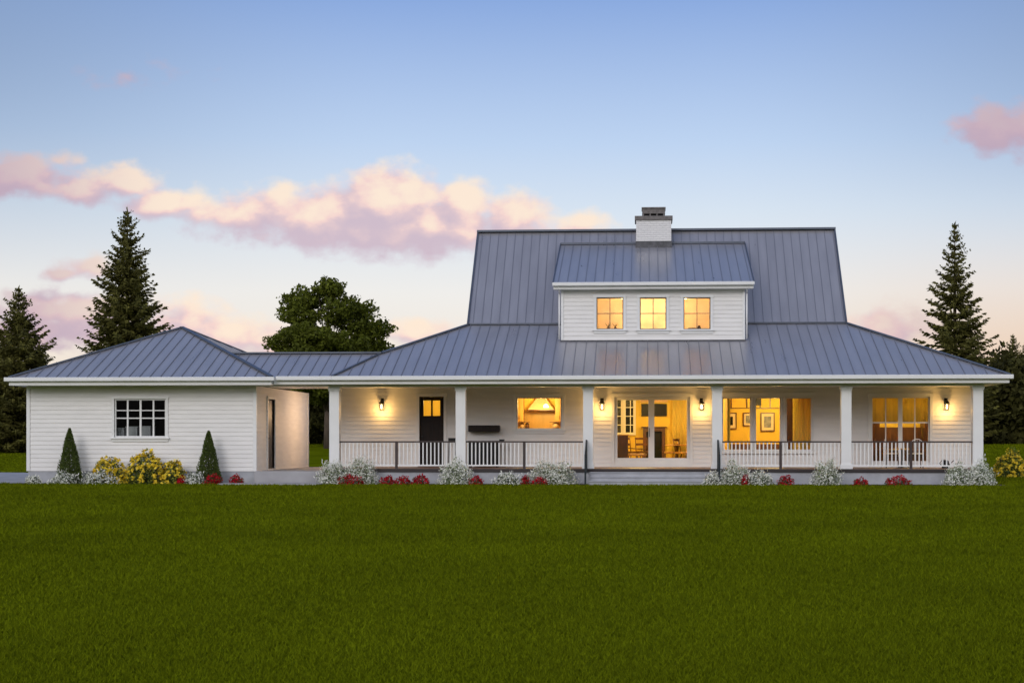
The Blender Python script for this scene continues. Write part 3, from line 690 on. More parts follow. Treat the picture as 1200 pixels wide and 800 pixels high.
# ---- kitchen furniture, seen through the wide window
def B_(name, mat_, lab, cat, grp, *boxes, bevel=.006):
    b = MB(); [b.box(*q) for q in boxes]; o = b.build(name, mat_, bevel=bevel); return tag(o, lab, cat, grp)
yk = 5.9
def kx(p, y=yk): return X(p, y)
def kz(v, y=yk): return Z(632, v, y)
for (p0, p1, lab) in ((604, 614, 'tall honey wood cupboard at the left of the range hood'), (651, 663, 'tall honey wood cupboard at the right of the range hood')):
    t = thing('wall_cupboard', (kx(p0), yk, kz(494)), lab, 'cupboard', 'kitchen wall cupboards')
    MB().box(kx(p0), kx(p1), yk-.25, yk+.29, kz(494), kz(460)).build('carcass', M['honey'], t)
    w = (kx(p1)-kx(p0))
    for k in (0, 1):
        dd = MB().box(kx(p0)+w*k/2+.01, kx(p0)+w*(k+1)/2-.01, yk-.27, yk-.251, kz(494)+.02, kz(460)-.02).build('cupboard_door', M['honey'], t, bevel=.004)
        MB().box(kx(p0)+w/2-.035+k*.05, kx(p0)+w/2-.02+k*.05, yk-.29, yk-.271, kz(494)+.08, kz(494)+.22).build('handle', M['wood'], dd)
t = thing('range_hood', (kx(633), yk, kz(480.5)), 'wide plaster range hood tapering up to the kitchen ceiling', 'range hood')
h0, h1 = kx(619.5), kx(649.5)
b = MB(); v = [(h0,yk-.3,kz(480)),(h1,yk-.3,kz(480)),(h1,yk+.28,kz(480)),(h0,yk+.28,kz(480)),(h0+.3,yk-.05,kz(466)),(h1-.3,yk-.05,kz(466)),(h1-.3,yk+.28,kz(466)),(h0+.3,yk+.28,kz(466))]
b.add(v, [(0,3,2,1),(4,5,6,7),(0,1,5,4),(1,2,6,5),(2,3,7,6),(3,0,4,7)]).build('hood', M['cream'], t)
MB().box(h0-.03, h1+.03, yk-.33, yk+.28, kz(481), kz(480)-.001).build('hood_shelf', M['wood'], t)
t = thing('kitchen_counter', (kx(632), yk, FL), 'honey wood kitchen counter with dark worktop below the hood', 'counter')
MB().box(kx(600), kx(664), yk-.4, yk+.29, FL, kz(502)-.045).build('base_cabinets', M['honey'], t)
MB().box(kx(600)-.0, kx(664), yk-.43, yk+.29, kz(502)-.044, kz(502)).build('worktop', M['wood'], t, bevel=.005)
MB().box(kx(600), kx(664), yk+.25, yk+.289, kz(502)+.001, kz(480)).build('splashback', M['honey'], t)
B_('shelf', M['wood'], 'narrow dark shelf on the kitchen wall at the left', 'shelf', 'kitchen wall shelves', (kx(605), kx(622), yk-.27-.2, yk-.271, kz(495), kz(494.2)))
B_('shelf', M['wood'], 'narrow dark shelf on the kitchen wall at the right', 'shelf', 'kitchen wall shelves', (kx(645), kx(662), yk-.27-.2, yk-.271, kz(495), kz(494.2)))
for i, (p, m_, lab) in enumerate(((612, 'cream', 'pale round canister at the left end of the kitchen worktop'), (618, 'wood', 'brown canister second from the left on the kitchen worktop'), (651, 'cream', 'pale wide canister at the right of the kitchen worktop'))):
    x = kx(p, yk-.3); r = .07 if i < 2 else .11
    o = MB().lathe((x, yk-.3, kz(502)), [(0,0),(r,0),(r*1.1,.10),(r*.9,.18),(r*.4,.20),(0,.22)], 12).build('canister', M[m_]); tag(o, lab, 'canister', 'canisters on the kitchen worktop')
t = thing('pendant_lamp', (kx(640, 4.4), 4.4, ZR1), 'small glowing pendant lamp hanging in the kitchen', 'lamp')
MB().tube((kx(640,4.4), 4.4, ZR1), (kx(640,4.4), 4.4, Z(640,473,4.4)), .006, n=6).build('cord', M['black'], t)
MB().lathe((kx(640,4.4), 4.4, Z(640,473,4.4)-.13), [(0,.0),(.10,.0),(.06,.09),(.02,.13)], 14).build('lamp_shade', M['ceil'], t)

# ---- sitting room furniture
def sx(p, y): return X(p, y)
yb = YV
t = thing('television', (sx(766, yb), yb, Z(766, 480, yb)), 'black flat television on the yellow sitting room wall above the fireplace', 'television')
MB().box(sx(751.5, yb), sx(781.5, yb), yb-.09, yb-.01, Z(766, 487.5, yb), Z(766, 473, yb)).build('casing', M['black'], t, bevel=.01)
MB().box(sx(753, yb), sx(780, yb), yb-.096, yb-.091, Z(766, 486.5, yb), Z(766, 474, yb)).build('screen', M['screen'], t)
B_('shelf', M['cream'], 'cream box shelf above the sitting room television', 'shelf', None, (sx(751, yb), sx(782, yb), yb-.22, yb-.01, Z(766, 471.5, yb), Z(766, 467.5, yb)))
t = thing('fireplace', (sx(766, yb), yb, FL), 'dark fireplace under the television with a thin mantel', 'fireplace')
fx0, fx1 = sx(753.5, yb), sx(779.5, yb)
MB().box(fx0, fx0+.12, yb-.2, yb-.01, FL, Z(766, 501, yb)).box(fx1-.12, fx1, yb-.2, yb-.01, FL, Z(766, 501, yb)).box(fx0+.121, fx1-.121, yb-.2, yb-.01, Z(766, 505, yb), Z(766, 501, yb)).build('surround', M['wood'], t)
MB().box(fx0-.06, fx1+.06, yb-.26, yb-.01, Z(766, 501, yb)+.001, Z(766, 499.8, yb)).build('mantel', M['wood'], t)
MB().box(fx0+.121, fx1-.121, yb-.06, yb-.01, FL, Z(766, 505.2, yb)).build('firebox', M['screen'], t)
yq = YW+.9
t = thing('sideboard', (sx(729, yq), yq, FL), 'dark slatted sideboard at the left inside the glass doors', 'sideboard')
q0, q1 = sx(717, yq), sx(736, yq); zt = Z(729, 509, yq)
MB().box(q0, q1, yq-.2, yq+.25, FL, zt-.03).build('body', M['wood'], t, bevel=.006)
MB().box(q0-.02, q1+.02, yq-.22, yq+.27, zt-.029, zt).build('top', M['honey'], t)
for k in range(6): 
    w = (q1-q0)/6; MB().box(q0+w*k+.015, q0+w*(k+1)-.015, yq-.215, yq-.201, FL+.06, zt-.08).build('slat_panel', M['wood'], t)
def chair(x, y, rz, label, cat='chair', grp=None, m1='wood', m2='cream', w=.5, sh=.45, bh=1.0, name='chair', arms=False):
    t = thing(name, (x, y, FL), label, cat, grp, rz); h = w/2
    for sx_ in (-1, 1):
        lpart(MB().tube((sx_*(h-.03), -h+.03, 0), (sx_*(h-.03), -h+.03, sh-.03), .016, .02, 8), 'leg', M[m1], t)
        lpart(MB().tube((sx_*(h-.03), h+.03, 0), (sx_*(h-.03), h-.03, sh-.03), .016, .02, 8), 'leg', M[m1], t)
        if arms: lpart(MB().tube((sx_*h, -h+.06, sh+.2), (sx_*h, h, sh+.24), .016, n=8).tube((sx_*h, -h+.06, sh), (sx_*h, -h+.06, sh+.2), .014, n=8), 'armrest', M[m1], t)
    lpart(MB().box(-h, h, -h, h, sh-.03, sh+.05), 'seat', M[m2], t, bevel=.02)
    b = MB()
    for sx_ in (-1, 1): b.tube((sx_*(h-.025), h-.02, sh), (sx_*(h-.025), h+.08, bh), .018, .014, 8)
    for z in (bh-.05, (sh+bh)/2+.02): b.bar((-h+.02, h+.02+.08*(z-sh)/(bh-sh)-.02, z), (h-.02, h+.02+.08*(z-sh)/(bh-sh)-.02, z), .02, .08)
    lpart(b, 'backrest', M[m1], t); return t
y1 = YW+2.2
chair(sx(745, y1), y1, R(100), 'cream armchair with curved dark wood frame beside the sideboard', 'armchair', None, w=.66, sh=.38, bh=1.02, name='armchair', arms=True)
chair(sx(755, 6.6), 6.6, R(20), 'dark chair with patterned seat in front of the fireplace', 'chair', None, w=.5, m2='wood')
chair(sx(786, 5.6), 5.6, R(-90), 'dining chair at the left of the round dining table', 'chair', 'dining chairs', m2='honey', w=.45, bh=.95)
chair(sx(801, 5.4), 5.4, R(60), 'dining chair at the right of the round dining table', 'chair', 'dining chairs', m2='honey', w=.45, bh=.95)
t = thing('dining_table', (sx(793.5, 5.6), 5.6, FL), 'small round honey wood dining table behind the right glass door', 'table')
lpart(MB().lathe((0,0,0), [(0,.70),(.42,.70),(.43,.72),(.42,.74),(0,.74)], 24), 'tabletop', M['honey'], t)
lpart(MB().lathe((0,0,0), [(.22,0),(.2,.03),(.04,.06),(.035,.5),(.08,.699)], 16), 'pedestal', M['wood'], t)
chair(sx(737, 6.4), 6.4, R(150), 'dark wooden chair below the lattice panes at the back of the sitting room', m2='wood', w=.5)
rug = MB().box(sx(738, 5.6), sx(782, 5.6), 4.4, 6.9, FL+.004, FL+.016).build('rug', M['wood']); tag(rug, 'dark brown rug on the sitting room floor', 'rug')
# lattice door with dark panes at the back left of the sitting room
bw = (sx(722, yb-.02), sx(743.5, yb-.02), Z(732, 508, yb), Z(732, 467, yb))
bwf = window(house, *bw, yb-.09, [(.30,.05),(.42,.14),(.78,.03)], 4, casing=.05, sill=False, mun=.03)
MB().box(bw[0], bw[1], yb-.012, yb-.004, bw[2], bw[3]).build('dark_backing', M['screen'], bwf)
# curtain at right of the sliding door
def curtain(x0, x1, y, z0, z1, label, mt='curtain', n=40, amp=.014):
    v = []; f = []
    for i in range(n+1):
        x = x0+(x1-x0)*i/n; yy = y+amp*math.sin(i*1.15)+.01*math.sin(i*2.9)
        v += [(x, yy, z0), (x, yy, z1)]
    f = [(2*i, 2*i+2, 2*i+3, 2*i+1) for i in range(n)]
    o = MB().add(v, f, True).build('curtain', M[mt]); s_ = o.modifiers.new('thickness', 'SOLIDIFY'); s_.thickness = .004
    tag(o, label, 'curtain', 'mustard curtains')
curtain(sx(788, YV-.3), sx(812, YV-.3), YV-.25, FL+.02, ZR1-.05, 'mustard curtain hanging on the back wall behind the dining table')
# ---- picture room
yp = 6.6
B_('picture_rail', M['wood'], 'dark wooden grid moulding along the top of the picture room wall', 'moulding', None,
   (X(840,yp), X(921,yp), yp-.05, yp-.005, Z(880,478.6,yp), Z(880,477.6,yp)),
   *[(X(p,yp)-.02, X(p,yp)+.02, yp-.045, yp-.005, Z(880,477.5,yp), ZR1-.01) for p in (857, 875, 891, 902.5)])
def picture(p0, p1, v0, v1, label, dark):
    y = yp-.03; t = thing('framed_picture', (X((p0+p1)/2, y), y, Z((p0+p1)/2, v1, y)), label, 'picture', 'framed pictures')
    x0, x1, z0, z1 = X(p0,y), X(p1,y), Z(p0,v1,y), Z(p0,v0,y)
    MB().box(x0, x1, y-.02, y, z0, z1).build('mat_board', M['matboard'], t)
    MB().box(x0-.04, x0, y-.035, y+.01, z0-.04, z1+.04).box(x1, x1+.04, y-.035, y+.01, z0-.04, z1+.04).box(x0, x1, y-.035, y+.01, z1, z1+.04).box(x0, x1, y-.035, y+.01, z0-.04, z0).build('frame', M['wood'], t)
    m_ = (x1-x0)*.2; MB().box(x0+m_, x1-m_, y-.026, y-.021, z0+m_*1.1, z1-m_*1.1).build('print', M['screen'] if dark else M['print'], t)
picture(846, 862, 484.5, 501.5, 'framed dark picture in a cream mount at the left of the picture wall', True)
picture(872, 882, 484.5, 498, 'narrow framed print half hidden behind the white window post', False)
picture(892.5, 906.5, 484.5, 504, 'framed grey print in a cream mount behind the middle window', False)
B_('loudspeaker', M['black'], 'small black box high on the wall in the picture room', 'box', None, (X(885.5,yp), X(891.5,yp), yp-.25, yp-.06, Z(888,474.8,yp), Z(888,467,yp)))
B_('bookcase', M['wood'], 'tall dark brown bookcase standing beside the mustard curtain', 'bookcase', None, (X(919,4.2), X(929.5,4.2), 4.0, 4.5, FL, ZR1-.03))
curtain(X(929,YW+.35), X(955,YW+.35), YW+.35, FL+.05, ZR1-.04, 'mustard curtain drawn across the window right of the bookcase')
B_('low_cabinet', M['wood'], 'long low brown cabinet under the framed pictures', 'cabinet', None, (X(846,6.3), X(915,6.3), 6.15, 6.5, FL, Z(880,520,6.3)))
# ---- bedroom at the right end
curtain(X(1020,YW+.4), X(1056,YW+.4), YW+.38, Z(1040,495.5,YW+.38), ZR1-.04, 'pulled up mustard shade behind the left half of the tall window', amp=.006)
curtain(X(1056,YW+.4), X(1092,YW+.4), YW+.38, Z(1070,495.5,YW+.38), ZR1-.04, 'pulled up mustard shade behind the right half of the tall window', amp=.006)
t = thing('bed', (X(1055,5), 5, FL), 'dark wooden bed seen low through the tall window', 'bed')
MB().box(X(1030,5), X(1080,5), 4.0, 5.9, FL+.2, FL+.36).build('bed_frame', M['wood'], t)
MB().box(X(1031,5), X(1079,5), 4.0, 5.85, FL+.361, FL+.58).build('mattress', M['wood'], t, bevel=.05)
MB().box(X(1030,5.9), X(1080,5.9), 5.91, 5.98, FL, FL+1.35).build('headboard', M['wood'], t)
for (a, b_, lab) in ((X(1022,5.9), X(1029,5.9), 'dark wardrobe at the left of the bed'), (X(1081,5.9), X(1095,5.9), 'dark wardrobe at the right of the bed')):
    B_('wardrobe', M['wood'], lab, 'wardrobe', 'wardrobes beside the bed', (a, b_, 5.5, 6.3, FL, FL+1.7))

# ------------------------------------------------------------------ things on the porch
def lantern():
    t = thing('wall_lantern', (0, 0, 0), '', 'wall lantern', 'lit wall lanterns on the porch wall')
    lpart(MB().box(-.05, .05, .0, .025, -.02, .16).tube((0, .0, .10), (0, -.13, .13), .012, n=8).tube((0,-.13,.13), (0,-.13,.09), .01, n=8), 'bracket', M['black'], t)
    b = MB().lathe((0,-.13,0), [(.02,.10),(.05,.06),(.095,.0),(.10,-.02),(.085,-.02)], 6)
    lpart(b, 'roof', M['black'], t)
    b = MB()
    for k in range(6):
        a = k*math.pi/3; b.tube((.075*math.cos(a), -.13+.075*math.sin(a), -.02), (.055*math.cos(a), -.13+.055*math.sin(a), -.22), .007, n=5)
    b.lathe((0,-.13,-.24), [(0,-.02),(.03,-.01),(.065,.0),(.06,.02),(0,.02)], 6)
    lpart(b, 'cage', M['black'], t)
    lpart(MB().lathe((0,-.13,-.2), [(0,.0),(.022,.01),(.022,.13),(.0,.15)], 8), 'glass', M['amber'], t)
    l = bpy.data.lights.new('bulb', 'POINT'); l.energy = 17; l.color = (1, .56, .16); l.shadow_soft_size = .05
    o = bpy.data.objects.new('bulb', l); COL.objects.link(o); o.parent = t; o.location = (0, -.27, -.24)
    return t
l0 = lantern()
for i, (px, lab) in enumerate(((447.5, 'lit black lantern on the porch wall left of the black door'), (705.5, 'lit black lantern left of the sliding glass doors'),
                               (822, 'lit black lantern right of the sliding glass doors'), (1109, 'lit black lantern right of the tall window at the far end'))):
    o = l0 if i == 0 else copy_tree(l0); o['label'] = lab; o.location = (X(px, YW-.1), YW-.03, Z(px, 474, YW-.13)+.06)
lx = HX0-.03; ln = copy_tree(l0); ln['label'] = 'added unseen lantern on the left end wall of the house that warms the garage side wall'; ln.location = (lx, 5.2, 2.55); ln.rotation_euler = (0, 0, R(-90))  # extra lantern added out of view to warm the garage side wall
for ch in ln.children:
    if ch.type == 'LIGHT': ch.data = ch.data.copy(); ch.data.energy = 65; ch.data.color = (1, .62, .32)
# little cap where the garage gutter ends
# grill, shelf above it, plant stand
yg = 2.35
t = thing('grill_cabinet', (X(568, yg), yg, FL), 'black grill cabinet on the porch behind the railing, under the dark wall shelf', 'grill')
g0, g1 = X(549.5, yg), X(585, yg)
MB().box(g0, g1, yg-.25, yg+.25, FL+.08, Z(567, 519, yg)).build('cabinet', M['black'], t, bevel=.01)
for k in (0, 1):
    w = (g1-g0)/2; dd = MB().box(g0+w*k+.01, g0+w*(k+1)-.01, yg-.268, yg-.251, FL+.12, Z(567, 521, yg)).build('cabinet_door', M['black'], t, bevel=.005)
    MB().tube((g0+w-.05+.1*k, yg-.30, FL+.35), (g0+w-.05+.1*k, yg-.30, FL+.6), .01, n=8).build('handle', M['iron'], dd)
MB().box(g0-.02, g1+.02, yg-.28, yg+.26, Z(567, 519, yg)+.001, Z(567, 516.2, yg)).build('lid', M['black'], t, bevel=.01)
MB().box(g1+.021, X(590.5, yg), yg-.2, yg+.2, Z(588, 517, yg), Z(588, 514.5, yg)).build('side_shelf', M['black'], t)
for x in (g0+.06, g1-.06):
    for y in (yg-.2, yg+.2): MB().tube((x-.02, y, FL+.045), (x+.02, y, FL+.045), .045, n=12).build('caster', M['iron'], t)
sh = MB(); sh.box(X(549, 2.62), X(585.3, 2.62), 2.50, YW-.002, Z(567, 505.6, 2.5), Z(567, 498.2, 2.5))
tag(sh.build('wall_shelf', M['door'], bevel=.01), 'long dark box shelf fixed to the porch wall above the grill', 'shelf')
t = thing('plant_stand', (X(529.5, 2.4), 2.4, FL), 'small black topped stand beside the second porch column', 'plant stand')
x = X(530, 2.4)
MB().box(x-.12, x+.12, 2.28, 2.52, Z(530, 517, 2.4), Z(530, 513, 2.4)).build('top', M['black'], t)
for a in (-1, 1):
    for b_ in (-1, 1): MB().tube((x+a*.10, 2.4+b_*.1, Z(530, 517, 2.4)), (x+a*.13, 2.4+b_*.13, FL), .012, n=6).build('leg', M['black'], t)
# bistro set in the right bay
def bistro(x, y, rz, label):
    t = thing('porch_chair', (x, y, FL), label, 'chair', 'porch chairs behind the right railing', rz)
    for a in (-1, 1):
        for b_ in (-1, 1): lpart(MB().tube((a*.20, b_*.2, 0), (a*.17, b_*.17, .44), .012, n=6), 'leg', M['black'], t)
    lpart(MB().box(-.21, .21, -.21, .21, .44, .48), 'seat', M['matboard'], t, bevel=.015)
    b = MB(); pts = [(-.19,.2,.46)] + [(.19*math.cos(math.pi-math.pi*k/8), .24, .76+.17*math.sin(math.pi*k/8)) for k in range(9)] + [(.19,.2,.46)]
    for p, q in zip(pts, pts[1:]): b.tube(p, q, .012, n=6)
    for k in (-.09, 0, .09): b.tube((k,.2,.46), (k,.24,.90), .008, n=5)
    lpart(b, 'backrest', M['trim'], t)
bistro(X(1073, 1.6), 1.6, R(180), 'porch chair with white arched back behind the middle railing post'); bistro(X(1046, 1.9), 1.9, R(80), 'porch chair at the left of the little round porch table')
t = thing('bistro_table', (X(1058, 1.3), 1.5, FL), 'small round yellow topped table between the porch chairs', 'table')
lpart(MB().lathe((0,0,0), [(0,.60),(.27,.60),(.28,.615),(.27,.63),(0,.63)], 20), 'tabletop', M['honey'], t)
lpart(MB().lathe((0,0,0), [(.18,0),(.16,.02),(.02,.04),(.02,.59),(.06,.599)], 12), 'pedestal', M['black'], t)
t = thing('watering_can', (X(1108, 1.2), 1.2, FL), 'dark watering can on the porch floor near the right corner column', 'watering can')
lpart(MB().lathe((0,0,0), [(0,0),(.12,0),(.11,.22),(.06,.26),(0,.26)], 14), 'body', M['black'], t)
lpart(MB().tube((.08,0,.08), (.28,0,.27), .018, .012, 8), 'spout', M['black'], t)
lpart(MB().tube((-.10,0,.06), (-.19,0,.16), .010, n=6).tube((-.19,0,.16), (-.10,0,.26), .010, n=6).tube((-.1,0,.26), (0,0,.26), .01, n=6), 'handle', M['black'], t)

# ------------------------------------------------------------------ plants
def quads(name, c, u, v, m, parent=None, uv2=True):
    """leaf shaped quads: centre c, half vectors u (long) and v (wide)"""
    n = len(c); V = np.empty((n, 4, 3), np.float32)
    V[:, 0] = c-u; V[:, 1] = c+v-u*.1; V[:, 2] = c+u; V[:, 3] = c-v-u*.1
    me = bpy.data.meshes.new(name); me.vertices.add(4*n); me.vertices.foreach_set('co', V.ravel())
    me.loops.add(4*n); me.loops.foreach_set('vertex_index', np.arange(4*n, dtype=np.int32))
    me.polygons.add(n); me.polygons.foreach_set('loop_start', np.arange(0, 4*n, 4, dtype=np.int32)); me.update(calc_edges=True)
    me.materials.append(m)
    o = bpy.data.objects.new(name, me); COL.objects.link(o)
    if parent: o.parent = parent
    return o
def unit(a): return a/np.maximum(np.linalg.norm(a, axis=-1, keepdims=True), 1e-9)
def rdir(n): return unit(rng.normal(size=(n, 3)))
def leaves(n_or_c, size, asp=.5, out=None, tilt=1.0):
    c = n_or_c; n = len(c); nr = rdir(n)*tilt
    if out is not None: nr = nr+out
    nr = unit(nr); t = unit(np.cross(nr, rdir(n))); b = np.cross(nr, t)
    s = size*rng.uniform(.6, 1.35, (n, 1)); return c, t*s, b*s*asp
# spruce crown: whorls of drooping boughs with needle sprays
def spruce_mesh(h, r, seed, sparse=1.0, z0=.04):
    g = np.random.default_rng(seed); C, U, V = [], [], []
    lv = int(h*3.4); 
    for i in range(lv):
        t = (i+g.uniform(-.3, .3))/lv; t = min(max(t, 0), .995); z = h*(z0+(1-z0)*t)
        prof = (1-t)**.85 * (.92+.16*math.sin(i*1.7+seed)) + .02
        if t < .12: prof *= .75+2*t
        nb = int((5+6*(1-t))*sparse)
        a0 = g.uniform(0, 6.28)
        for k in range(nb):
            a = a0+6.283*k/nb+g.uniform(-.35, .35); L = r*prof*g.uniform(.62, 1.14)
            if L < .12: L = .12
            d = np.array([math.cos(a), math.sin(a), 0]); side = np.array([-d[1], d[0], 0])
            up = .25-.55*(1-t)+g.uniform(-.12, .12)
            ns = max(4, int(L/.11))
            for s in np.linspace(.12, 1, ns):
                p = d*L*s + np.array([0, 0, z+L*(up*s+.30*s*s)])
                w = (.20+.5*(1-s))*min(1, L*.6)*g.uniform(.7, 1.2)+.05
                for sg in (-1, 1):
                    dd = d*.75+side*sg*g.uniform(.5, 1.0)+np.array([0,0,g.uniform(-.55,.10)]); dd /= np.linalg.norm(dd)
                    ul = w*.55; q = p+dd*ul
                    wv = np.cross(dd, g.normal(size=3)); wv /= np.linalg.norm(wv)+1e-6
                    C.append(q+g.normal(size=3)*.03); U.append(dd*ul); V.append(wv*g.uniform(.055, .10))
                if g.random() < .6:
                    C.append(p+np.array([0,0,-.08])); U.append(np.array([d[0]*.08,d[1]*.08,-.14])); V.append(side*.05)
            C.append(d*L*.5+np.array([0,0,z+L*(up*.5+.075)])); U.append(d*L*.5+np.array([0,0,L*up*.5])); V.append(side*.02)
    for k in range(10):
        C.append(np.array([0,0,h-.05*k])); U.append(np.array([g.uniform(-.1,.1), g.uniform(-.1,.1), .16])); V.append(np.array([.03, .01, 0]))
    return [np.array(x, np.float32) for x in (C, U, V)]
def trunk_mesh(h, r, lean=0):
    b = MB(); n = 6
    for i in range(n):
        a, c_ = i/n, (i+1)/n
        b.tube((lean*a*a, 0, h*a), (lean*c_*c_, 0, h*c_), r*(1-a)+.02, r*(1-c_)+.02, 9, cap=False)
    return b
SPR = {}
def spruce(x, y, h, r, seed, label, group=None, sparse=1.0, rz=0):
    z = float(gh(np.array(x), np.array(y)))-.05
    t = thing('spruce_tree', (x, y, z), label, 'spruce tree', group, rz)
    if seed not in SPR:
        SPR[seed] = (h, r, quads('crown', *spruce_mesh(h, r, seed, sparse), M['spruce'], t), lpart(trunk_mesh(h*.97, h*.016), 'trunk', M['bark'], t))
    else:
        h0, r0, c, k = SPR[seed]
        for o in (c, k):
            n = o.copy(); COL.objects.link(n); n.parent = t
        t.scale = (r/r0, r/r0, h/h0)
    return t
def pxw(px, y): return X(px, y)
YT = 50.0
def top(px, v, y): return Z(px, v, y)-float(gh(np.array(X(px, y)), np.array(y)))
spruce(X(149, 44), 44, top(149, 245, 44)+.1, 4.2, 3, 'tallest dense spruce rising behind the left garage roof', sparse=1.5)
spruce(X(22, 46), 46, top(22, 337, 46)+.1, 3.9, 4, 'dense dark spruce beyond the left end of the garage', sparse=1.5)
spruce(X(1119, 46), 46, top(1119, 262, 46)+.1, 3.3, 5, 'tall open branched spruce rising behind the right end of the roof', sparse=1.0)
FG = 'spruces of the dark wood'
rw = [(1187, 391, 56, 2.3, 'pointed spruce tip standing out of the dark wood beyond the right column'), (1203, 399, 60, 2.6, 'spruce at the right edge of the picture beyond the shrub'),
      (1168, 417, 54, 2.6, 'short spruce directly right of the open branched spruce'), (1150, 412, 58, 2.6, 'short spruce behind the right roof corner'),
      (1216, 410, 54, 3, 'spruce just past the right edge of the picture'), (1236, 396, 58, 3, 'farther spruce past the right edge of the picture')]
for i, (px, v, y, r, lab) in enumerate(rw): spruce(X(px, y), y, top(px, v, y), r, 3 if i % 2 else 4, lab, FG, rz=i*1.3)
lw = [(-8, 372, 52, 2.8, 'spruce at the left picture edge behind the dense dark spruce'), (46, 398, 54, 2.4, 'low spruce filling the gap right of the dense dark spruce'),
      (-30, 350, 50, 3, 'spruce just past the left edge of the picture'), (66, 424, 58, 2.2, 'low spruce barely above the garage eave at left')]
for i, (px, v, y, r, lab) in enumerate(lw): spruce(X(px, y), y, top(px, v, y), r, 4 if i % 2 else 3, lab, FG, rz=i*2.1+.5)
# broad leaved tree
def broadleaf(x, y, h, r, label, seed=1, n=26000, zc=.62, group=None, m='leaf'):
    g = np.random.default_rng(seed); z = float(gh(np.array(x), np.array(y)))-.05
    t = thing('broadleaf_tree', (x, y, z), label, 'tree', group)
    b = MB(); b.tube((0,0,0), (.05,0,h*.3), .2, .17, 10).tube((.05,0,h*.3), (0,.1,h*.55), .17, .12, 10).tube((0,.1,h*.55), (.1,0,h*.9), .15, .03, 8)
    cl = []
    K = 52
    for k in range(K):
        a = g.uniform(0, 6.283); q = math.sqrt(g.uniform(.05, 1)); zz = g.uniform(-1, 1)
        rad = math.sqrt(max(.05, 1-zz*zz))*q
        cz = h*(zc+.5*(1-zc)*2*.5*zz*1.05)
        cl.append((r*.92*rad*math.cos(a), r*.92*rad*math.sin(a), h*zc+(h*(1-zc))*zz*.88, g.uniform(.6, 1.1)*r*.32))
    cl += [(.1, 0, h*.985, .55), (.5, .2, h*.95, .55), (-.6, 0, h*.94, .5)]
    for c in cl: 
        s = min(.8, max(.28, (c[2]/h)*.75)); b.tube((0, 0, h*s*.75), (c[0]*.85, c[1]*.85, c[2]-.1), .07, .015, 6)
    lpart(b, 'trunk', M['bark'], t)
    cs = []
    for c in cl:
        m_ = int(n/len(cl)*(c[3]/(r*.24))**2); d = unit(g.normal(size=(m_, 3))); rr = c[3]*g.uniform(.15, 1, (m_, 1))**.5*(1+.35*np.sin(d[:, :1]*5+c[0])*np.cos(d[:, 2:]*4))
        cs.append(d*rr*np.array([1.15, 1.15, .72])+np.array(c[:3]))
    cs = np.concatenate(cs)
    quads('crown', *leaves(cs, .115, .5, out=np.array([[0,0,.6]])), M[m], t)
    return t
broadleaf(X(383, 40), 40, top(385, 328, 40), 3.5, 'rounded broad leaved tree with bright leaves above the breezeway roof', seed=5, n=44000, zc=.62)
for i, (px, v, y, r, lab) in enumerate(((352, 432, 46, 2.8, 'low dark tree at the left of the breezeway opening'), (398, 428, 48, 3.0, 'low dark tree seen at the right of the breezeway opening'))):
    broadleaf(X(px, y), y, top(px, v, y), r, lab, seed=20+i, n=15000, zc=.5, group='low dark trees behind the breezeway', m='dkleaf')
# dark understorey: a continuous mass of shrubs and young trees
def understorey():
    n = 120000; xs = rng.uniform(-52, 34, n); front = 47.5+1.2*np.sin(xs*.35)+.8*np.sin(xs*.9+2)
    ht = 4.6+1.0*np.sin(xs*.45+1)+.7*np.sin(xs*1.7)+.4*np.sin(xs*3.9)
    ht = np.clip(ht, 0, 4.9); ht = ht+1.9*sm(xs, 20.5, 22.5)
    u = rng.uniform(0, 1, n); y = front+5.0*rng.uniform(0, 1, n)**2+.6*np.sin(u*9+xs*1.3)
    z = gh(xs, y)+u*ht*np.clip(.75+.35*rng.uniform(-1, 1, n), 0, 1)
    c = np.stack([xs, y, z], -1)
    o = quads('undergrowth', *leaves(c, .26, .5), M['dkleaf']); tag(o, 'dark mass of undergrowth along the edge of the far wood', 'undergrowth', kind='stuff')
understorey()
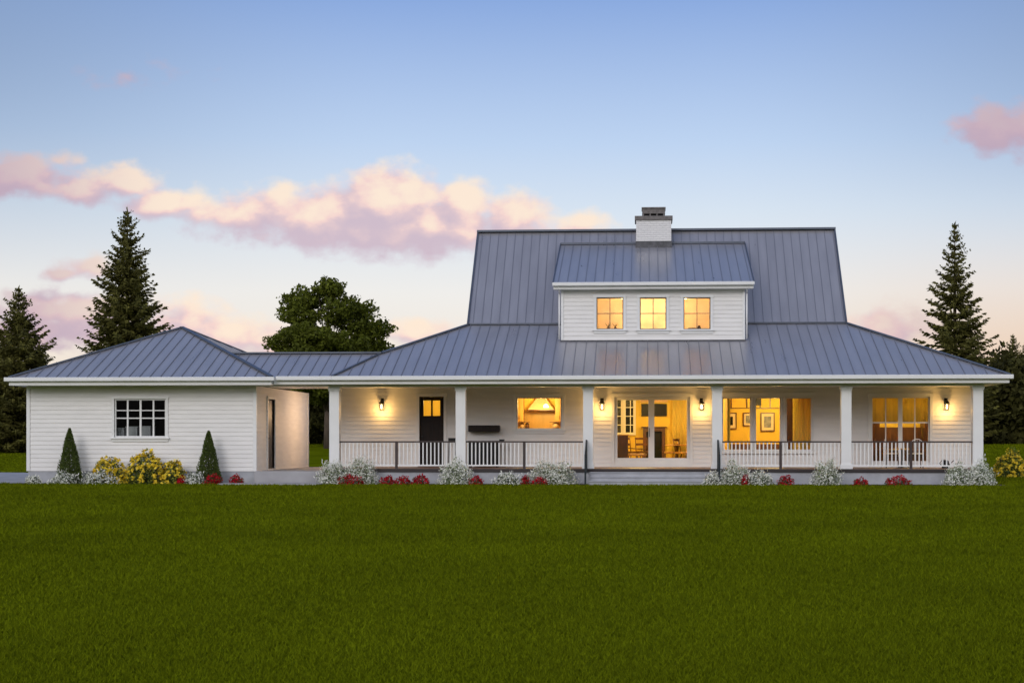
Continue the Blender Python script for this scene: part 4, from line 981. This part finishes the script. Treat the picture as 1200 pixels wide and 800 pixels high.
# flowering shrubs of the beds
def dome(n, rx, ry, h, fill=.35, lump=.16, seed=0):
    d = unit(rng.normal(size=(n, 3))); d[:, 2] = np.abs(d[:, 2]); q = 1-fill*rng.uniform(0, 1, n)**1.5
    l = 1+lump*np.sin(d[:, 0]*6+seed)*np.cos(d[:, 2]*5+seed*2)+lump*.7*np.sin(d[:, 1]*9+d[:, 0]*7+seed)
    p = d*(q*l)[:, None]*np.array([rx, ry, h]); return p, d
def stems(b, rx, ry, h, n=14):
    for k in range(n):
        a = rng.uniform(0, 6.28); s = rng.uniform(.3, .85); b.tube((.03*math.cos(a), .03*math.sin(a), 0), (rx*s*math.cos(a), ry*s*math.sin(a), h*rng.uniform(.5, .8)), .009, .004, 5, cap=False)
def bed_plant(name, cat, kind, px0, px1, vtop, y, label, group):
    x0, x1 = X(px0, y), X(px1, y); x = (x0+x1)/2; rx = (x1-x0)/2; h = Z((px0+px1)/2, vtop, y); ry = min(rx*1.1, .42)*.95
    t = thing(name, (x, y, 0), label, cat, group); seed = rng.uniform(0, 9); vol = rx*h*60
    if kind == 'white':
        b = MB(); stems(b, rx, ry, h); lpart(b, 'stems', M['bark'], t)
        p, d = dome(int(1500*rx*h+250)*2, rx*.95, ry, h*.95, .75, .15, seed); quads('foliage', *leaves(p, .032, .42, out=d*.4), M['silver' if h > .5 else 'shrub'], t)
        p, d = dome(int(1700*rx*h+190)*2, rx*1.02, ry*1.05, h*1.02, .34, .18, seed); bl = leaves(p, .024, .75, out=d*1.1)
        k = int(60*rx+20); p, d = dome(k, rx*1.1, ry, h*1.14, .18, .2, seed)        # flower spikes that break the outline
        uu = unit(d+np.array([0,0,.8]))*.05; quads('blossoms', *[np.concatenate(q) for q in zip(bl, (p, uu, np.cross(uu, rdir(k))*.35))], M['white_f'], t)
    elif kind == 'yellow':
        b = MB(); stems(b, rx, ry, h); lpart(b, 'stems', M['bark'], t)
        p, d = dome(int(2600*rx*h+200), rx*.95, ry, h*.93, .8, .14, seed); quads('foliage', *leaves(p, .04, .5, out=d*.4), M['shrub'], t)
        p, d = dome(int(1500*rx*h+90), rx, ry, h, .3, .09, seed); quads('young_leaves', *leaves(p, .035, .5, out=d), M['yellow_l'], t)
        k = int(235*rx*h+32); p, d = dome(k, rx*1.0, ry*1.04, h*1.0, .15, .09, seed)
        P = np.repeat(p, 9, 0)+rng.normal(size=(k*9, 3))*.026; D = np.repeat(d, 9, 0)
        quads('blossoms', *leaves(P, .036, .85, out=D*1.3), M['yellow_f'], t)
    elif kind == 'red':
        p, d = dome(int(900*rx*h*2+120), rx, ry, h*.85, .8, .1, seed); quads('foliage', *leaves(p, .03, .5, out=d*.4), M['shrub'], t)
        p, d = dome(int(2600*rx*h+160), rx, ry, h, .25, .16, seed); quads('blossoms', *leaves(p, .026, .85, out=d), M['red_f'], t)
    return t
W, Yl, Rd = ('flowering_shrub', 'shrub', 'white'), ('rose_bush', 'rose bush', 'yellow'), ('flower_clump', 'flowers', 'red')
WG, YG, RG = 'white flowering shrubs in the beds', 'yellow rose bushes before the garage', 'red flower clumps in the beds'
P_ = [
 (W, 30, 48, 557, -.95, 'tiny white flower clump at the far left garage corner', WG), (W, 60, 90, 552.5, -.9, 'low white flower clump in front of the left cone shrub', WG),
 (W, 95, 136, 552, -.98, 'low white flower clump in front of the leftmost yellow roses', WG),
 (Yl, 107, 148, 535, -.6, 'yellow rose bush leftmost of the three under the garage window', YG), (Yl, 144, 194, 529, -.62, 'tallest and middle yellow rose bush under the garage window', YG),
 (Yl, 189, 217, 538, -.6, 'yellow rose bush rightmost of the three before the garage', YG),
 (Rd, 207, 218, 558, -.98, 'small dark red clump at the foot of the right yellow rose bush', RG), (W, 217, 240, 553.5, -.9, 'low white flower clump beside the right cone shrub', WG),
 (Rd, 239, 260, 555.5, -.95, 'red clump in front of the right cone shrub', RG), (Rd, 268, 286, 555.5, -.9, 'red clump nearest the breezeway paving', RG),
 (W, 371, 408, 540, -.7, 'bushy white shrub against the first porch column, left half', WG), (W, 402, 443, 537, -.6, 'bushy white shrub right of the first porch column, behind red flowers', WG),
 (Rd, 397, 428, 556, -1.0, 'red clump in front of the first white shrubs', RG), (Rd, 444, 463, 557.5, -.9, 'red clump first of three left of the second column', RG),
 (Rd, 463, 483, 557.5, -.92, 'red clump middle of three left of the second column', RG), (Rd, 481, 504, 556, -.88, 'red clump nearest the shrub at the second column', RG),
 (W, 511, 555, 539.5, -.75, 'round white shrub at the foot of the second column', WG), (Rd, 548, 567, 557.5, -.95, 'red clump just right of the second column shrub', RG),
 (W, 578, 611, 553.5, -1.0, 'low white clump below the kitchen window', WG), (Rd, 609, 621, 557, -.9, 'narrow red clump right of the low white clump', RG),
 (Rd, 622, 644, 559, -1.0, 'red clump in front of the shrub near the stairs', RG), (W, 619, 676, 540, -.7, 'wide white shrub left of the stairs', WG),
 (W, 822, 850, 554, -1.0, 'low white clump at the right foot of the stairs', WG), (W, 842, 880, 541, -.7, 'tall white shrub right of the stairs', WG),
 (W, 872, 907, 552, -.98, 'low spreading white clump right of the tall shrub by the stairs', WG), (Rd, 869, 879, 556, -1.08, 'tiny red clump among the white shrubs right of the stairs', RG),
 (Rd, 911, 930, 556, -.9, 'lone red clump below the middle railing post', RG), (W, 951, 986, 538.5, -.7, 'upright thin white shrub left of the fifth column', WG),
 (Rd, 999, 1018, 559, -.9, 'red clump right of the fifth column', RG), (Rd, 1035, 1069, 557, -.92, 'wide red clump below the right bay', RG),
 (W, 1104, 1140, 544, -.7, 'white shrub left of the corner column', WG), (W, 1130, 1166, 541, -.6, 'white shrub wrapping the right corner column', WG)]
for (nm, ct, kd), a, b_, v, y, lab, grp in P_: bed_plant(nm, ct, kd, a, b_, v, y, lab, grp)
bed_plant('flowering_shrub', 'shrub', 'yellow', 1164, 1206, 526.5, 9.0, 'yellow green flowering shrub on the lawn right of the house', None).location.z = -.02
for i, (px, v, lab) in enumerate(((81.5, 502, 'cone shaped evergreen shrub at the left end of the garage wall'), (244.5, 505, 'cone shaped evergreen shrub near the breezeway corner'))):
    y = -.5; h = Z(px, v, y); t = thing('cone_shrub', (X(px, y), y, 0), lab, 'evergreen shrub', 'cone shaped evergreens before the garage')
    n = 9000; tt = rng.uniform(0, 1, n)**1.35; a = rng.uniform(0, 6.283, n)
    rr = (.365*(1-tt)**.8*(1+.10*np.sin(a*5+tt*11)+.08*np.sin(a*11+tt*23))+.012)*rng.uniform(.72, 1.12, n)
    rr *= np.clip(.80+tt*3, 0, 1)
    p = np.stack([rr*np.cos(a), rr*np.sin(a), .05+tt*(h-.05)], -1); d = np.stack([np.cos(a), np.sin(a), .9+0*a], -1)
    up = unit(d+rdir(n)*.5+np.array([0,0,.6])); quads('foliage', p, up*.035, np.cross(up, rdir(n))*.016, M['cone'], t)
    lpart(MB().tube((0,0,0), (0,0,h*.9), .035, .01, 8), 'trunk', M['bark'], t)

# ------------------------------------------------------------------ grass blades on the lawn
def grass():
    n = 900000
    ang = rng.uniform(-.50, .40, n); lo, hi = 6.5, 97.0
    d = lo*(hi/lo)**rng.uniform(0, 1, n)
    x = d*np.sin(ang); y = CY+d*np.cos(ang)
    keep = ~((y > -1.72) & (x > GX1-.8) & (x < PX0+.15)) & ~((y > -1.2) & (x > GX0-.3) & (x < PX1+.4)) & ~((y > -.45) & (x < GX0) & (y < 15)) & (y < 50)
    x, y, d = x[keep], y[keep], d[keep]; n = len(x)
    z = gh(x, y); c = np.stack([x, y, z], -1)
    hgt = (.018+.0009*np.minimum(d, 50))*rng.uniform(.6, 1.35, n); wd = .0016+.00034*d
    lean = rng.normal(size=(n, 2))*.55
    tip = c+np.stack([lean[:, 0]*hgt, lean[:, 1]*hgt, hgt], -1)
    a = rng.uniform(0, math.pi, n); s = np.stack([np.cos(a)*wd, np.sin(a)*wd, 0*a], -1)
    V = np.stack([c-s, c+s, tip], 1).astype(np.float32)
    me = bpy.data.meshes.new('grass'); me.vertices.add(3*n); me.vertices.foreach_set('co', V.ravel())
    me.loops.add(3*n); me.loops.foreach_set('vertex_index', np.arange(3*n, dtype=np.int32))
    me.polygons.add(n); me.polygons.foreach_set('loop_start', np.arange(0, 3*n, 3, dtype=np.int32)); me.update(calc_edges=True)
    me.materials.append(M['blade']); o = bpy.data.objects.new('grass', me); COL.objects.link(o)
    tag(o, 'short mown grass blades covering the lawn', 'grass', kind='stuff')
grass()
